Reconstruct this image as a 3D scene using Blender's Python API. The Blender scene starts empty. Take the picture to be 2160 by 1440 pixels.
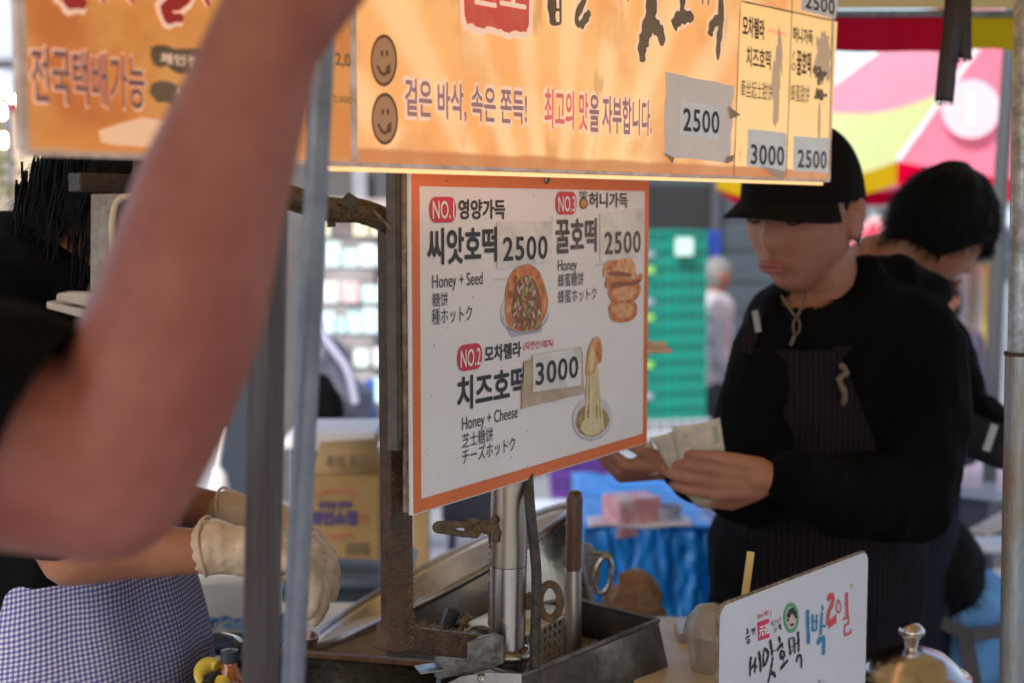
import bpy, bmesh, math, random
from mathutils import Vector, Matrix, noise
random.seed(7)
S = bpy.context.scene
COL = S.collection
R = math.radians

# ------------------------------------------------------------------ camera, world, sun, exposure
CAM = Vector((0, 0, 1.5))
FPX = 3000.0                                   # focal length in pixels of the 2160 px wide photograph
PITCH = math.atan(280 / FPX)
cd = bpy.data.cameras.new('camera'); cam = bpy.data.objects.new('camera', cd); COL.objects.link(cam)
cam.location = CAM; cam.rotation_euler = (math.pi / 2 - PITCH, 0, 0)
cd.sensor_width = 36; cd.lens = 36 * FPX / 2160
cd.clip_start = 0.05; cd.clip_end = 400
cd.dof.use_dof = True; cd.dof.focus_distance = 1.74; cd.dof.aperture_fstop = 3.4; cd.dof.aperture_blades = 0
S.camera = cam
w = bpy.data.worlds.new('World'); S.world = w; w.use_nodes = True
nt = w.node_tree; nt.nodes.clear()
sky = nt.nodes.new('ShaderNodeTexSky'); sky.sky_type = 'NISHITA'; sky.sun_disc = False
SUN_EL, SUN_AZ = R(48), R(205)
sky.sun_elevation = SUN_EL; sky.sun_rotation = SUN_AZ; sky.air_density = 1.0; sky.dust_density = 2.5; sky.ozone_density = 1.0
bg = nt.nodes.new('ShaderNodeBackground'); bg.inputs['Strength'].default_value = 0.13
wo = nt.nodes.new('ShaderNodeOutputWorld')
nt.links.new(sky.outputs[0], bg.inputs[0]); nt.links.new(bg.outputs[0], wo.inputs[0])
sd = bpy.data.lights.new('sun', 'SUN'); sun = bpy.data.objects.new('sun', sd); COL.objects.link(sun)
sd.energy = 1.5; sd.angle = R(12); sd.color = (1, .95, .88)
sdir = Vector((math.sin(SUN_AZ) * math.cos(SUN_EL), math.cos(SUN_AZ) * math.cos(SUN_EL), math.sin(SUN_EL)))  # towards the sun
sun.rotation_euler = sdir.to_track_quat('Z', 'Y').to_euler()
S.view_settings.view_transform = 'Standard'; S.view_settings.look = 'None'
S.view_settings.exposure = 1.28; S.view_settings.gamma = 1
try: S.cycles.max_bounces = 6; S.cycles.transparent_max_bounces = 12; S.cycles.sample_clamp_indirect = 6
except Exception: pass

# ------------------------------------------------------------------ measuring helpers
def ray(px, py):
    x = (px - 1080) / FPX; y = (720 - py) / FPX
    return Vector((x, math.cos(PITCH) + y * math.sin(PITCH), -math.sin(PITCH) + y * math.cos(PITCH)))
def W(px, py, Y):
    d = ray(px, py); return CAM + d * (Y / d.y)
def PX(n, Y): return n / FPX * Y                # a length of n photo pixels at distance Y, in metres
def gz(Y): return 0.0 if Y < 2.6 else -0.06 * (min(Y, 25) - 2.6)   # the street falls away gently
def smoothstep(a, b, x):
    t = max(0, min(1, (x - a) / (b - a))); return t * t * (3 - 2 * t)

class Plane:                                     # an upright board standing in the place
    def __init__(s, px, py, Y, ang):
        s.o = W(px, py, Y); s.u = Vector((math.sin(R(ang)), math.cos(R(ang)), 0)); s.v = Vector((0, 0, 1))
        s.n = Vector((s.u.y, -s.u.x, 0))         # faces the camera side
    def uv(s, px, py):
        d = ray(px, py); t = (s.o - CAM).dot(s.n) / d.dot(s.n); q = CAM + d * t - s.o
        return (q.dot(s.u), q.z)
    def pt(s, u, v, off=0): return s.o + s.u * u + s.v * v + s.n * off
    def p(s, px, py, off=0): u, v = s.uv(px, py); return s.pt(u, v, off)

# ------------------------------------------------------------------ objects
WL = {}
def setp(o, label=None, cat=None, group=None, kind=None):
    if label: o['label'] = label
    if cat: o['category'] = cat
    if group: o['group'] = group
    if kind: o['kind'] = kind
    return o
def thing(name, loc, label, cat, group=None):
    o = bpy.data.objects.new(name, None); COL.objects.link(o); o.location = loc; o.empty_display_size = .05
    WL[o.name] = Vector(loc); return setp(o, label, cat, group)
def attach(o, parent, origin):
    if parent is not None:
        o.parent = parent; o.location = origin - WL[parent.name]
    else: o.location = origin
    WL[o.name] = Vector(origin)
class MB:
    def __init__(s): s.v = []; s.f = []; s.mi = []; s.uv = {}
    def add(s, vs, fs, m=0):
        b = len(s.v); s.v += [Vector(x) for x in vs]; s.f += [tuple(i + b for i in f) for f in fs]; s.mi += [m] * len(fs); return s
    def box(s, c, size, rot=None, m=0):
        c = Vector(c); hx, hy, hz = size[0] / 2, size[1] / 2, size[2] / 2; rot = rot or Matrix.Identity(3)
        vs = [c + rot @ Vector((x * hx, y * hy, z * hz)) for x in (-1, 1) for y in (-1, 1) for z in (-1, 1)]
        return s.add(vs, [(0, 1, 3, 2), (4, 6, 7, 5), (0, 4, 5, 1), (2, 3, 7, 6), (0, 2, 6, 4), (1, 5, 7, 3)], m)
    def bar(s, a, b, wd, ht, up=Vector((0, 0, 1)), m=0):
        a, b = Vector(a), Vector(b); d = (b - a); L = d.length; d.normalize(); sd_ = d.cross(up)
        if sd_.length < 1e-4: sd_ = d.cross(Vector((0, 1, 0)))
        sd_.normalize(); u = sd_.cross(d)
        rot = Matrix((sd_, d, u)).transposed(); return s.box((a + b) / 2, (wd, L, ht), rot, m)
    def tube(s, pts, r, n=12, caps=True, m=0, closed=False):
        pts = [Vector(p) for p in pts]; rs = r if isinstance(r, (list, tuple)) else [r] * len(pts)
        N = len(pts); vs = []; fs = []
        t0 = (pts[1] - pts[0]).normalized(); a = t0.orthogonal().normalized()
        for i, p in enumerate(pts):
            if closed: t = (pts[(i + 1) % N] - pts[i - 1]).normalized()
            else: t = (pts[min(i + 1, N - 1)] - pts[max(i - 1, 0)]).normalized()
            a = (a - t * a.dot(t)).normalized(); b = t.cross(a)
            for k in range(n):
                th = 2 * math.pi * k / n; vs.append(p + (a * math.cos(th) + b * math.sin(th)) * rs[i])
        for i in range(N if closed else N - 1):
            j = (i + 1) % N
            for k in range(n): fs.append((i * n + k, i * n + (k + 1) % n, j * n + (k + 1) % n, j * n + k))
        if caps and not closed: fs += [tuple(range(n - 1, -1, -1)), tuple(range((N - 1) * n, N * n))]
        return s.add(vs, fs, m)
    def lathe(s, prof, o, ax=Vector((0, 0, 1)), n=32, m=0):
        o = Vector(o); ax = Vector(ax).normalized(); a = ax.orthogonal().normalized(); b = ax.cross(a); vs = []; fs = []
        for r_, h in prof:
            for k in range(n):
                th = 2 * math.pi * k / n; vs.append(o + ax * h + (a * math.cos(th) + b * math.sin(th)) * max(r_, 1e-5))
        for i in range(len(prof) - 1):
            for k in range(n): fs.append((i * n + k, i * n + (k + 1) % n, (i + 1) * n + (k + 1) % n, (i + 1) * n + k))
        return s.add(vs, fs, m)
    def ball(s, c, r, n=16, m=0, sc=(1, 1, 1), rot=None):
        c = Vector(c); rot = rot or Matrix.Identity(3); vs = []; fs = []; h = n // 2
        for i in range(h + 1):
            ph = math.pi * i / h
            for k in range(n):
                th = 2 * math.pi * k / n
                vs.append(c + rot @ Vector((r * sc[0] * math.sin(ph) * math.cos(th), r * sc[1] * math.sin(ph) * math.sin(th), r * sc[2] * math.cos(ph))))
        for i in range(h):
            for k in range(n): fs.append((i * n + k, (i + 1) * n + k, (i + 1) * n + (k + 1) % n, i * n + (k + 1) % n))
        return s.add(vs, fs, m)
    def capsule(s, a, ra, b, rb, n=14):
        s.ball(a, ra, n); s.ball(b, rb, n); return s.tube([a, b], [ra, rb], n)
    def prism(s, poly, n, th, m=0):              # poly: 3-D points of a flat outline, thickened along -n
        N = len(poly); n = Vector(n).normalized(); vs = [Vector(p) for p in poly] + [Vector(p) - n * th for p in poly]
        fs = [tuple(range(N)), tuple(range(2 * N - 1, N - 1, -1))] + [(i, (i + 1) % N, (i + 1) % N + N, i + N) for i in range(N)]
        return s.add(vs, fs, m)
    def grid(s, fn, nu, nv, m=0):
        vs = [fn(i / nu, j / nv) for j in range(nv + 1) for i in range(nu + 1)]
        return s.add(vs, [(j * (nu + 1) + i, j * (nu + 1) + i + 1, (j + 1) * (nu + 1) + i + 1, (j + 1) * (nu + 1) + i) for j in range(nv) for i in range(nu)], m)
    def build(s, name, mats, parent=None, smooth=35, bevel=0, label=None, cat=None, group=None, kind=None, fix=True, solid=0, sub=0):
        if not isinstance(mats, (list, tuple)): mats = [mats]
        o = sum(s.v, Vector()) / len(s.v)
        if parent is None: o.z = min(v.z for v in s.v)
        me = bpy.data.meshes.new(name); me.from_pydata([v - o for v in s.v], [], s.f)
        for m_ in mats: me.materials.append(m_)
        me.polygons.foreach_set('material_index', s.mi)
        if fix:
            bm = bmesh.new(); bm.from_mesh(me); bmesh.ops.recalc_face_normals(bm, faces=bm.faces); bm.to_mesh(me); bm.free()
        if smooth:
            me.shade_smooth(); me.set_sharp_from_angle(angle=R(smooth))
        ob = bpy.data.objects.new(name, me); COL.objects.link(ob); attach(ob, parent, o)
        if solid: md = ob.modifiers.new('solid', 'SOLIDIFY'); md.thickness = solid; md.offset = 0
        if sub: md = ob.modifiers.new('sub', 'SUBSURF'); md.levels = sub; md.render_levels = sub
        if bevel: md = ob.modifiers.new('bevel', 'BEVEL'); md.width = bevel; md.segments = 2; md.limit_method = 'ANGLE'
        return setp(ob, label, cat, group, kind)

def fuse(name, mb, mat_, parent, voxel=.006, smooth=6, fold=0, fscale=9, extra=None, label=None, cut=None, planes=()):
    """join overlapping volumes into one continuous skin"""
    o = sum(mb.v, Vector()) / len(mb.v)
    me = bpy.data.meshes.new(name); me.from_pydata([v - o for v in mb.v], [], mb.f)
    bm = bmesh.new(); bm.from_mesh(me); bmesh.ops.recalc_face_normals(bm, faces=bm.faces); bm.to_mesh(me); bm.free()
    t = bpy.data.objects.new('t', me); COL.objects.link(t)
    md = t.modifiers.new('r', 'REMESH'); md.mode = 'VOXEL'; md.voxel_size = voxel; md.use_smooth_shade = True
    md = t.modifiers.new('s', 'SMOOTH'); md.iterations = smooth; md.factor = .5
    dg = bpy.context.evaluated_depsgraph_get(); dg.update()
    m2 = bpy.data.meshes.new_from_object(t.evaluated_get(dg)); bpy.data.objects.remove(t); m2.name = name
    if fold:
        nrm = [v.normal.copy() for v in m2.vertices]
        for v, n in zip(m2.vertices, nrm):
            q = (v.co + o)
            a = noise.noise(Vector((q.x * fscale, q.y * fscale, q.z * fscale * .45))) + .5 * noise.noise(q * fscale * 2.3)
            v.co += n * (1 - abs(a) * 2) * fold
    for pco, pno in planes:                      # clean hems: cut away the side the normal points to
        bm = bmesh.new(); bm.from_mesh(m2)
        bmesh.ops.bisect_plane(bm, geom=bm.verts[:] + bm.edges[:] + bm.faces[:], plane_co=Vector(pco) - o, plane_no=Vector(pno), clear_outer=True); bm.to_mesh(m2); bm.free()
    if cut:
        bm = bmesh.new(); bm.from_mesh(m2)
        dead = [v for v in bm.verts if cut(v.co + o)]
        bmesh.ops.delete(bm, geom=dead, context='VERTS'); bm.to_mesh(m2); bm.free()
    m2.materials.clear(); m2.materials.append(mat_); m2.shade_smooth()
    ob = bpy.data.objects.new(name, m2); COL.objects.link(ob); attach(ob, parent, o)
    return setp(ob, label)

def copy_tree(root, delta, label=None, group=None, rotz=0):
    def cp(o, par):
        c = o.copy(); COL.objects.link(c)
        if par is not None: c.parent = par
        for ch in [x for x in kids.get(o.name, [])]: cp(ch, c)
        return c
    kids = {}
    for x in COL.objects:
        if x.parent: kids.setdefault(x.parent.name, []).append(x)
    r = cp(root, None); r.location = root.location + Vector(delta); r.rotation_euler.z += rotz
    if label: r['label'] = label
    if group: r['group'] = group
    return r

ORD = ('first', 'second', 'third', 'fourth', 'fifth', 'sixth', 'seventh', 'eighth', 'ninth', 'tenth', 'eleventh', 'twelfth', 'thirteenth', 'fourteenth', 'fifteenth')
# ------------------------------------------------------------------ materials
def mat(name, col, rough=.6, metal=0, col2=None, nscale=8, bump=0, bscale=60, spec=.5, emit=None, es=0, detail=4, rvar=0, trans=0, sss=0, stretch=None, thr=(.35, .65), sheen=0):
    m = bpy.data.materials.new(name); m.use_nodes = True; n = m.node_tree; b = n.nodes['Principled BSDF']
    b.inputs['Base Color'].default_value = (*col, 1); b.inputs['Roughness'].default_value = rough; b.inputs['Metallic'].default_value = metal
    b.inputs['Specular IOR Level'].default_value = spec
    tc = n.nodes.new('ShaderNodeTexCoord'); vec = tc.outputs['Object']
    if stretch:
        mp = n.nodes.new('ShaderNodeMapping'); mp.inputs['Scale'].default_value = stretch; n.links.new(vec, mp.inputs[0]); vec = mp.outputs[0]
    if col2 is not None or rvar:
        t = n.nodes.new('ShaderNodeTexNoise'); t.inputs['Scale'].default_value = nscale; t.inputs['Detail'].default_value = detail; t.inputs['Roughness'].default_value = .65
        n.links.new(vec, t.inputs[0]); r = n.nodes.new('ShaderNodeMapRange'); r.inputs[1].default_value = thr[0]; r.inputs[2].default_value = thr[1]
        n.links.new(t.outputs[0], r.inputs[0])
        if col2 is not None:
            mx = n.nodes.new('ShaderNodeMix'); mx.data_type = 'RGBA'; mx.inputs[6].default_value = (*col, 1); mx.inputs[7].default_value = (*col2, 1)
            n.links.new(r.outputs[0], mx.inputs[0]); n.links.new(mx.outputs[2], b.inputs['Base Color'])
            if es and emit is None: n.links.new(mx.outputs[2], b.inputs['Emission Color'])
        if rvar:
            r2 = n.nodes.new('ShaderNodeMapRange'); r2.inputs[3].default_value = rough - rvar; r2.inputs[4].default_value = rough + rvar
            n.links.new(r.outputs[0], r2.inputs[0]); n.links.new(r2.outputs[0], b.inputs['Roughness'])
    if bump:
        t = n.nodes.new('ShaderNodeTexNoise'); t.inputs['Scale'].default_value = bscale; t.inputs['Detail'].default_value = 5; n.links.new(vec, t.inputs[0])
        bp = n.nodes.new('ShaderNodeBump'); bp.inputs['Strength'].default_value = bump; bp.inputs['Distance'].default_value = .004
        n.links.new(t.outputs[0], bp.inputs['Height']); n.links.new(bp.outputs[0], b.inputs['Normal'])
    if emit: b.inputs['Emission Color'].default_value = (*emit, 1)
    b.inputs['Emission Strength'].default_value = es
    if sss:
        b.inputs['Subsurface Weight'].default_value = sss; b.inputs['Subsurface Radius'].default_value = (.012, .005, .003); b.inputs['Subsurface Scale'].default_value = 1
    if sheen: b.inputs['Sheen Weight'].default_value = sheen
    if trans: b.inputs['Transmission Weight'].default_value = trans
    return m
def cloth_tr(name, col, tr=.5):                  # thin canopy cloth that lets light through
    m = bpy.data.materials.new(name); m.use_nodes = True; n = m.node_tree; n.nodes.clear()
    o = n.nodes.new('ShaderNodeOutputMaterial'); a = n.nodes.new('ShaderNodeBsdfDiffuse'); t = n.nodes.new('ShaderNodeBsdfTranslucent'); x = n.nodes.new('ShaderNodeMixShader')
    tc = n.nodes.new('ShaderNodeTexCoord'); ns = n.nodes.new('ShaderNodeTexNoise'); ns.inputs['Scale'].default_value = 5; ns.inputs['Detail'].default_value = 5
    mp = n.nodes.new('ShaderNodeMapping'); mp.inputs['Scale'].default_value = (3, 3, .6)
    n.links.new(tc.outputs['Object'], mp.inputs[0]); n.links.new(mp.outputs[0], ns.inputs[0])
    mx = n.nodes.new('ShaderNodeMix'); mx.data_type = 'RGBA'; mx.inputs[6].default_value = (*[c * .8 for c in col], 1); mx.inputs[7].default_value = (*col, 1)
    n.links.new(ns.outputs[0], mx.inputs[0]); n.links.new(mx.outputs[2], a.inputs[0]); n.links.new(mx.outputs[2], t.inputs[0])
    x.inputs[0].default_value = tr; n.links.new(a.outputs[0], x.inputs[1]); n.links.new(t.outputs[0], x.inputs[2]); n.links.new(x.outputs[0], o.inputs[0])
    return m

# ------------------------------------------------------------------ flat print: lettering, strokes, shapes
def txt_mesh(s, bold=0, sp=1.0):
    c = bpy.data.curves.new('t', 'FONT'); c.body = s; c.size = 1; c.offset = bold; c.resolution_u = 4; c.space_character = sp
    o = bpy.data.objects.new('t', c); COL.objects.link(o)
    dg = bpy.context.evaluated_depsgraph_get(); dg.update()
    me = bpy.data.meshes.new_from_object(o.evaluated_get(dg))
    vs = [v.co.copy() for v in me.vertices]; fs = [tuple(p.vertices) for p in me.polygons]
    bpy.data.objects.remove(o); bpy.data.curves.remove(c); bpy.data.meshes.remove(me)
    return vs, fs
def lettering(pl, s, x0, yb, yt, x1, m, parent, off=.0012, bold=0, rise=0, name='lettering', sp=1.0, ref=None, grow=0, slant=0):
    """text fitted between photo columns x0..x1, its height measured at x0"""
    u0, v0 = pl.uv(x0, yb); _, v1 = pl.uv(x0, yt); u1, _ = pl.uv(x1, yb)
    u0 -= grow; u1 += grow; v0 -= grow; v1 += grow
    vs, fs = txt_mesh(s, 0, sp)
    if not vs: return None
    xa, xb = min(v.x for v in vs), max(v.x for v in vs); ya, yb_ = min(v.y for v in vs), max(v.y for v in vs)
    mb = MB(); q = []
    for v in vs:
        a = (v.x - xa) / (xb - xa); b = (v.y - ya) / (yb_ - ya)
        q.append(pl.pt(u0 + (u1 - u0) * a + slant * b * (v1 - v0), v0 + (v1 - v0) * b + rise * a, off))
    if not bold: mb.add(q, fs)
    else:
        k = bold * (u1 - u0) / (xb - xa)
        kv = bold * (v1 - v0) / (yb_ - ya)
        for i, (a, b) in enumerate(((0, 0), (1, 0), (-1, 0), (0, 1), (0, -1), (.7, .7), (-.7, .7), (.7, -.7), (-.7, -.7))):
            mb.add([p + pl.u * a * k + pl.v * b * kv + pl.n * i * 4e-6 for p in q], fs)
    return mb.build(name, m, parent, smooth=0, fix=False)
def catmull(P, k=5):
    if len(P) < 3: return P
    out = []
    for i in range(len(P) - 1):
        p0 = P[max(i - 1, 0)]; p1 = P[i]; p2 = P[i + 1]; p3 = P[min(i + 2, len(P) - 1)]
        for j in range(k):
            t = j / k
            out.append(tuple(.5 * (2 * b + (c - a) * t + (2 * a - 5 * b + 4 * c - d) * t * t + (-a + 3 * b - 3 * c + d) * t ** 3) for a, b, c, d in zip(p0, p1, p2, p3)))
    out.append(P[-1]); return out
def stroke_mb(mb, pl, pts, wd, off, taper=.5, sq=1.7):
    """brush stroke; pts photo px, wd stroke width in photo px across"""
    P = [pl.uv(*p) for p in pts]; P = catmull(P, 5)
    a = Vector(pl.uv(pts[0][0], pts[0][1])); b = Vector(pl.uv(pts[0][0] , pts[0][1] + wd)); w_ = (a - b).length * .78
    L = []; Rr = []
    N = len(P)
    for i in range(N):
        d = Vector(P[min(i + 1, N - 1)]) - Vector(P[max(i - 1, 0)])
        if d.length < 1e-7: d = Vector((1, 0))
        d.normalize(); nn = Vector((-d.y, d.x)); t = i / (N - 1)
        ww = w_ * (1 - taper * abs(2 * t - .7) ** 2 * .6) * (1 + .18 * math.sin(i * 1.7))
        if i in (0, N - 1): ww *= .55
        L.append(Vector(P[i]) + nn * ww); Rr.append(Vector(P[i]) - nn * ww)
    base = len(mb.v)
    for i in range(N): mb.v += [pl.pt(L[i].x, L[i].y, off), pl.pt(Rr[i].x, Rr[i].y, off)]
    for i in range(N - 1):
        mb.f.append((base + 2 * i, base + 2 * i + 1, base + 2 * i + 3, base + 2 * i + 2)); mb.mi.append(0)
def strokes(pl, lst, m, parent, off=.0014, name='brush_lettering', taper=.5, grow=0):
    kd = 'stuff' if len(lst) > 1 else None
    mb = MB()
    for k, (wd, pts) in enumerate(lst): stroke_mb(mb, pl, pts, wd + grow, off + k * .00003, taper)
    return mb.build(name, m, parent, smooth=0, fix=False, kind=kd)
def blob(mb, pl, cx, cy, rx, ry, off, n=20, rot=0, jag=0, m=0, a0=0, a1=2 * math.pi, inner=None):
    """filled ellipse (photo px) on a board; inner gives a ring"""
    pts = []
    for k in range(n + (0 if a1 - a0 > 6.28 else 1)):
        th = a0 + (a1 - a0) * k / n; j = 1 + jag * noise.noise(Vector((cx + 3 * math.cos(th), cy + 3 * math.sin(th), k * .1)))
        x, y = rx * j * math.cos(th), ry * j * math.sin(th)
        pts.append((cx + x * math.cos(rot) - y * math.sin(rot), cy + x * math.sin(rot) + y * math.cos(rot)))
    if inner:
        base = len(mb.v); N = len(pts)
        for x, y in pts:
            mb.v += [pl.p(x, y, off), pl.p(cx + (x - cx) * inner, cy + (y - cy) * inner, off)]
        for i in range(N):
            if i == N - 1 and a1 - a0 < 6.28: break
            j = (i + 1) % N; mb.f.append((base + 2 * i, base + 2 * j, base + 2 * j + 1, base + 2 * i + 1)); mb.mi.append(m)
    else: mb.add([pl.p(x, y, off) for x, y in pts], [tuple(range(len(pts)))], m)
def poly(mb, pl, pts, off, m=0): mb.add([pl.p(x, y, off) for x, y in pts], [tuple(range(len(pts)))], m)
def rrect(pl, u0, v0, u1, v1, r, n=6, off=0):
    out = []
    for cx, cy, a in ((u1 - r, v1 - r, 0), (u0 + r, v1 - r, 90), (u0 + r, v0 + r, 180), (u1 - r, v0 + r, 270)):
        for k in range(n + 1):
            th = R(a + 90 * k / n); out.append(pl.pt(cx + r * math.cos(th), cy + r * math.sin(th), off))
    return out

# ------------------------------------------------------------------ shared materials
steel = mat('steel', (.55, .53, .5), .28, 1, (.38, .34, .3), 14, .15, 90, rvar=.1)
steel_brushed = mat('brushed steel', (.62, .58, .53), .3, 1, (.45, .38, .3), 5, .1, 40, rvar=.1, stretch=(1, 1, .15))
pan_steel = mat('worn pan steel', (.76, .67, .57), .3, .96, (.56, .46, .37), 7, .15, 60, rvar=.1)
galv = mat('galvanised steel', (.4, .45, .5), .42, .9, (.24, .26, .28), 40, .2, 120, rvar=.12)
rust = mat('greasy rusted steel', (.05, .026, .014), .55, .15, (.12, .062, .03), 35, .8, 170, rvar=.2)
rust_dark = mat('dark greasy steel', (.035, .022, .015), .6, .2, (.075, .045, .025), 40, .6, 150)
grime = mat('sticky brown grime', (.09, .055, .028), .9, 0, (.2, .13, .07), 70, 1, 200)
fluff_m = mat('dust fluff', (.26, .17, .09), .9, 0)
black_cable = mat('black rubber cable', (.022, .02, .019), .55, 0, (.07, .055, .045), 60, .4, 200)
print_dark = mat('dark print', (.022, .017, .016), .5)
print_dark_worn = mat('worn dark print', (.028, .02, .018), .55, 0, (.3, .24, .2), 420, thr=(.5, .6))
print_red = mat('red print', (.62, .02, .05), .45)
print_white = mat('white print', (.82, .78, .76), .45)
print_orange = mat('orange print', (.78, .17, .028), .4, 0, (.68, .14, .02), 12)
board_white = mat('white sign board', (.82, .77, .77), .32, 0, (.76, .7, .69), 6, .03, 20)
board_edge = mat('greasy board edge', (.33, .25, .18), .7, 0, (.14, .08, .05), 60, .5, 200)
board_back = mat('grey backing board', (.12, .1, .08), .6, 0, (.07, .05, .035), 25, .3, 120)
card_white = mat('taped price paper', (.84, .8, .76), .3, 0, (.58, .53, .48), 16, .2, 30)
card_tan = mat('yellowed tape', (.55, .43, .3), .35, 0, (.4, .28, .17), 22, .35, 60)
screw_m = mat('dull screw', (.4, .36, .3), .4, .9, (.2, .15, .1), 200)
wood_pale = mat('pale worn wood', (.6, .5, .4), .6, 0, (.45, .33, .24), 30, .2, 80, stretch=(1, .2, 1))
white_plastic = mat('white plastic', (.72, .7, .68), .4, 0, (.62, .58, .54), 10)

def fluff(parent, name, samples, length=.006, th=.00022, seed=1):
    """hair-thin dust fibres standing on a greasy surface: samples = [(point, normal)]"""
    rr = random.Random(seed); mb = MB()
    for p, n in samples:
        n = Vector(n).normalized(); d = (n + Vector((rr.uniform(-1, 1), rr.uniform(-1, 1), rr.uniform(-1, 1)))).normalized()
        L = length * rr.uniform(.3, 1.3); c1 = Vector(p) + d * L * .5; e = Vector((rr.uniform(-1, 1), rr.uniform(-1, 1), rr.uniform(-1, 1)))
        c2 = c1 + (d * .4 + e * .8) * L * .6; sd_ = d.cross(e).normalized() * th
        a = Vector(p); vs = [a - sd_, a + sd_, c1 - sd_, c1 + sd_, c2 - sd_ * .5, c2 + sd_ * .5]
        mb.add(vs, [(0, 1, 3, 2), (2, 3, 5, 4)])
    return mb.build(name, fluff_m, parent, smooth=0, fix=False, kind='stuff')
def lumps(mb, pts, r, seed=3, n=60, spread=.004):
    rr = random.Random(seed)
    for _ in range(n):
        a, b = rr.choice(pts); t = rr.random(); p = Vector(a).lerp(Vector(b), t) + Vector([rr.uniform(-1, 1) * spread for _ in range(3)])
        mb.ball(p, r * rr.uniform(.4, 1.2), 8, sc=(1, rr.uniform(.6, 1.3), rr.uniform(.6, 1.6)))

# ------------------------------------------------------------------ the lit overhead sign
LB = Plane(745, 347, 1.44, 38)
def panel_mat(name, ca, cb, cray, stain, band, v_band=.022, es=.5, ray_o=(.35, -.2)):
    m = bpy.data.materials.new(name); m.use_nodes = True; n = m.node_tree; b = n.nodes['Principled BSDF']; L = n.links.new
    tc = n.nodes.new('ShaderNodeTexCoord'); uv = tc.outputs['UV']
    def mixc(f, a, c):
        x = n.nodes.new('ShaderNodeMix'); x.data_type = 'RGBA'
        for i, s_ in ((6, a), (7, c)):
            if isinstance(s_, tuple): x.inputs[i].default_value = (*s_, 1)
            else: L(s_, x.inputs[i])
        if isinstance(f, (int, float)): x.inputs[0].default_value = f
        else: L(f, x.inputs[0])
        return x.outputs[2]
    def noi(sc, d=4, off=0, st=(1, 1, 1)):
        mp = n.nodes.new('ShaderNodeMapping'); mp.inputs['Location'].default_value = (off, off, 0); mp.inputs['Scale'].default_value = st; L(uv, mp.inputs[0])
        t = n.nodes.new('ShaderNodeTexNoise'); t.inputs['Scale'].default_value = sc; t.inputs['Detail'].default_value = d; L(mp.outputs[0], t.inputs[0]); return t.outputs[0]
    def ramp(s_, a, c):
        r = n.nodes.new('ShaderNodeMapRange'); r.interpolation_type = 'SMOOTHSTEP'; r.inputs[1].default_value = a; r.inputs[2].default_value = c; L(s_, r.inputs[0]); return r.outputs[0]
    def math_(op, a, c):
        x = n.nodes.new('ShaderNodeMath'); x.operation = op
        for i, s_ in enumerate((a, c)):
            if isinstance(s_, (int, float)): x.inputs[i].default_value = s_
            else: L(s_, x.inputs[i])
        return x.outputs[0]
    sp = n.nodes.new('ShaderNodeSeparateXYZ'); L(uv, sp.inputs[0])
    # sunburst printed on the panel
    gx = math_('SUBTRACT', sp.outputs[0], ray_o[0]); gy = math_('SUBTRACT', sp.outputs[1], ray_o[1])
    ang = math_('ARCTAN2', gy, gx); rays = math_('SINE', math_('MULTIPLY', ang, 26), 0)
    rays = ramp(math_('ADD', rays, math_('MULTIPLY', noi(6), 1.2)), -.2, 1.8)
    c = mixc(ramp(noi(3.2, 3), .35, .65), ca, cb)
    c = mixc(math_('MULTIPLY', rays, .65), c, cray)
    c = mixc(math_('MULTIPLY', ramp(noi(7, 8, 3), .52, .7), .8), c, stain)
    c = mixc(math_('MULTIPLY', ramp(noi(14, 6, 9, (1, .2, 1)), .6, .75), .4), c, (.75, .6, .42))
    c = mixc(math_('MULTIPLY', ramp(noi(22, 8, 17, (1, .35, 1)), .6, .7), .55), c, (.5, .2, .06))
    low = n.nodes.new('ShaderNodeMapRange'); low.inputs[1].default_value = .0; low.inputs[2].default_value = .07; low.inputs[3].default_value = 1; low.inputs[4].default_value = 0; L(sp.outputs[1], low.inputs[0])
    c = mixc(math_('MULTIPLY', low.outputs[0], ramp(noi(11, 7, 31), .46, .62)), c, (.7, .28, .08))
    edge = math_('ADD', sp.outputs[1], math_('MULTIPLY', noi(12, 5, 5), .008))
    r = n.nodes.new('ShaderNodeMapRange'); r.inputs[1].default_value = v_band; r.inputs[2].default_value = v_band + .005; r.inputs[3].default_value = 1; r.inputs[4].default_value = 0; L(edge, r.inputs[0])
    c = mixc(math_('MULTIPLY', r.outputs[0], .8), c, band)
    L(c, b.inputs['Base Color']); L(c, b.inputs['Emission Color']); b.inputs['Emission Strength'].default_value = es
    b.inputs['Roughness'].default_value = .35
    return m
def uvpanel(pl, u0, v0, u1, v1, off, name, m, parent, nx=24, ny=8):
    mb = MB(); mb.grid(lambda a, b_: pl.pt(u0 + (u1 - u0) * a, v0 + (v1 - v0) * b_, off), nx, ny)
    o = mb.build(name, m, parent, smooth=0, fix=False); me = o.data
    l = me.uv_layers.new(name='uv')
    for p in me.polygons:
        for li in p.loop_indices:
            k = me.loops[li].vertex_index; a = (k % (nx + 1)) / nx; b_ = (k // (nx + 1)) / ny
            l.data[li].uv = (u0 + (u1 - u0) * a, v0 + (v1 - v0) * b_)
    return o
H = .34; DEP = .036
uR = LB.uv(1748, 385)[0]; uL = LB.uv(50, 318)[0]; uC = 0.0
lightbox = thing('lightbox_sign', LB.pt(.4, 0, -DEP / 2), 'long backlit orange overhead sign with Korean lettering, smiley faces and taped prices', 'sign')
m_case = mat('grubby white sign frame', (.66, .5, .44), .5, 0, (.42, .26, .18), 30, .2, 80, es=.12)
m_glow = mat('glowing diffuser', (.8, .6, .35), .4, 0, (.7, .45, .22), 25, emit=(1, .58, .25), es=1.0)
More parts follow.
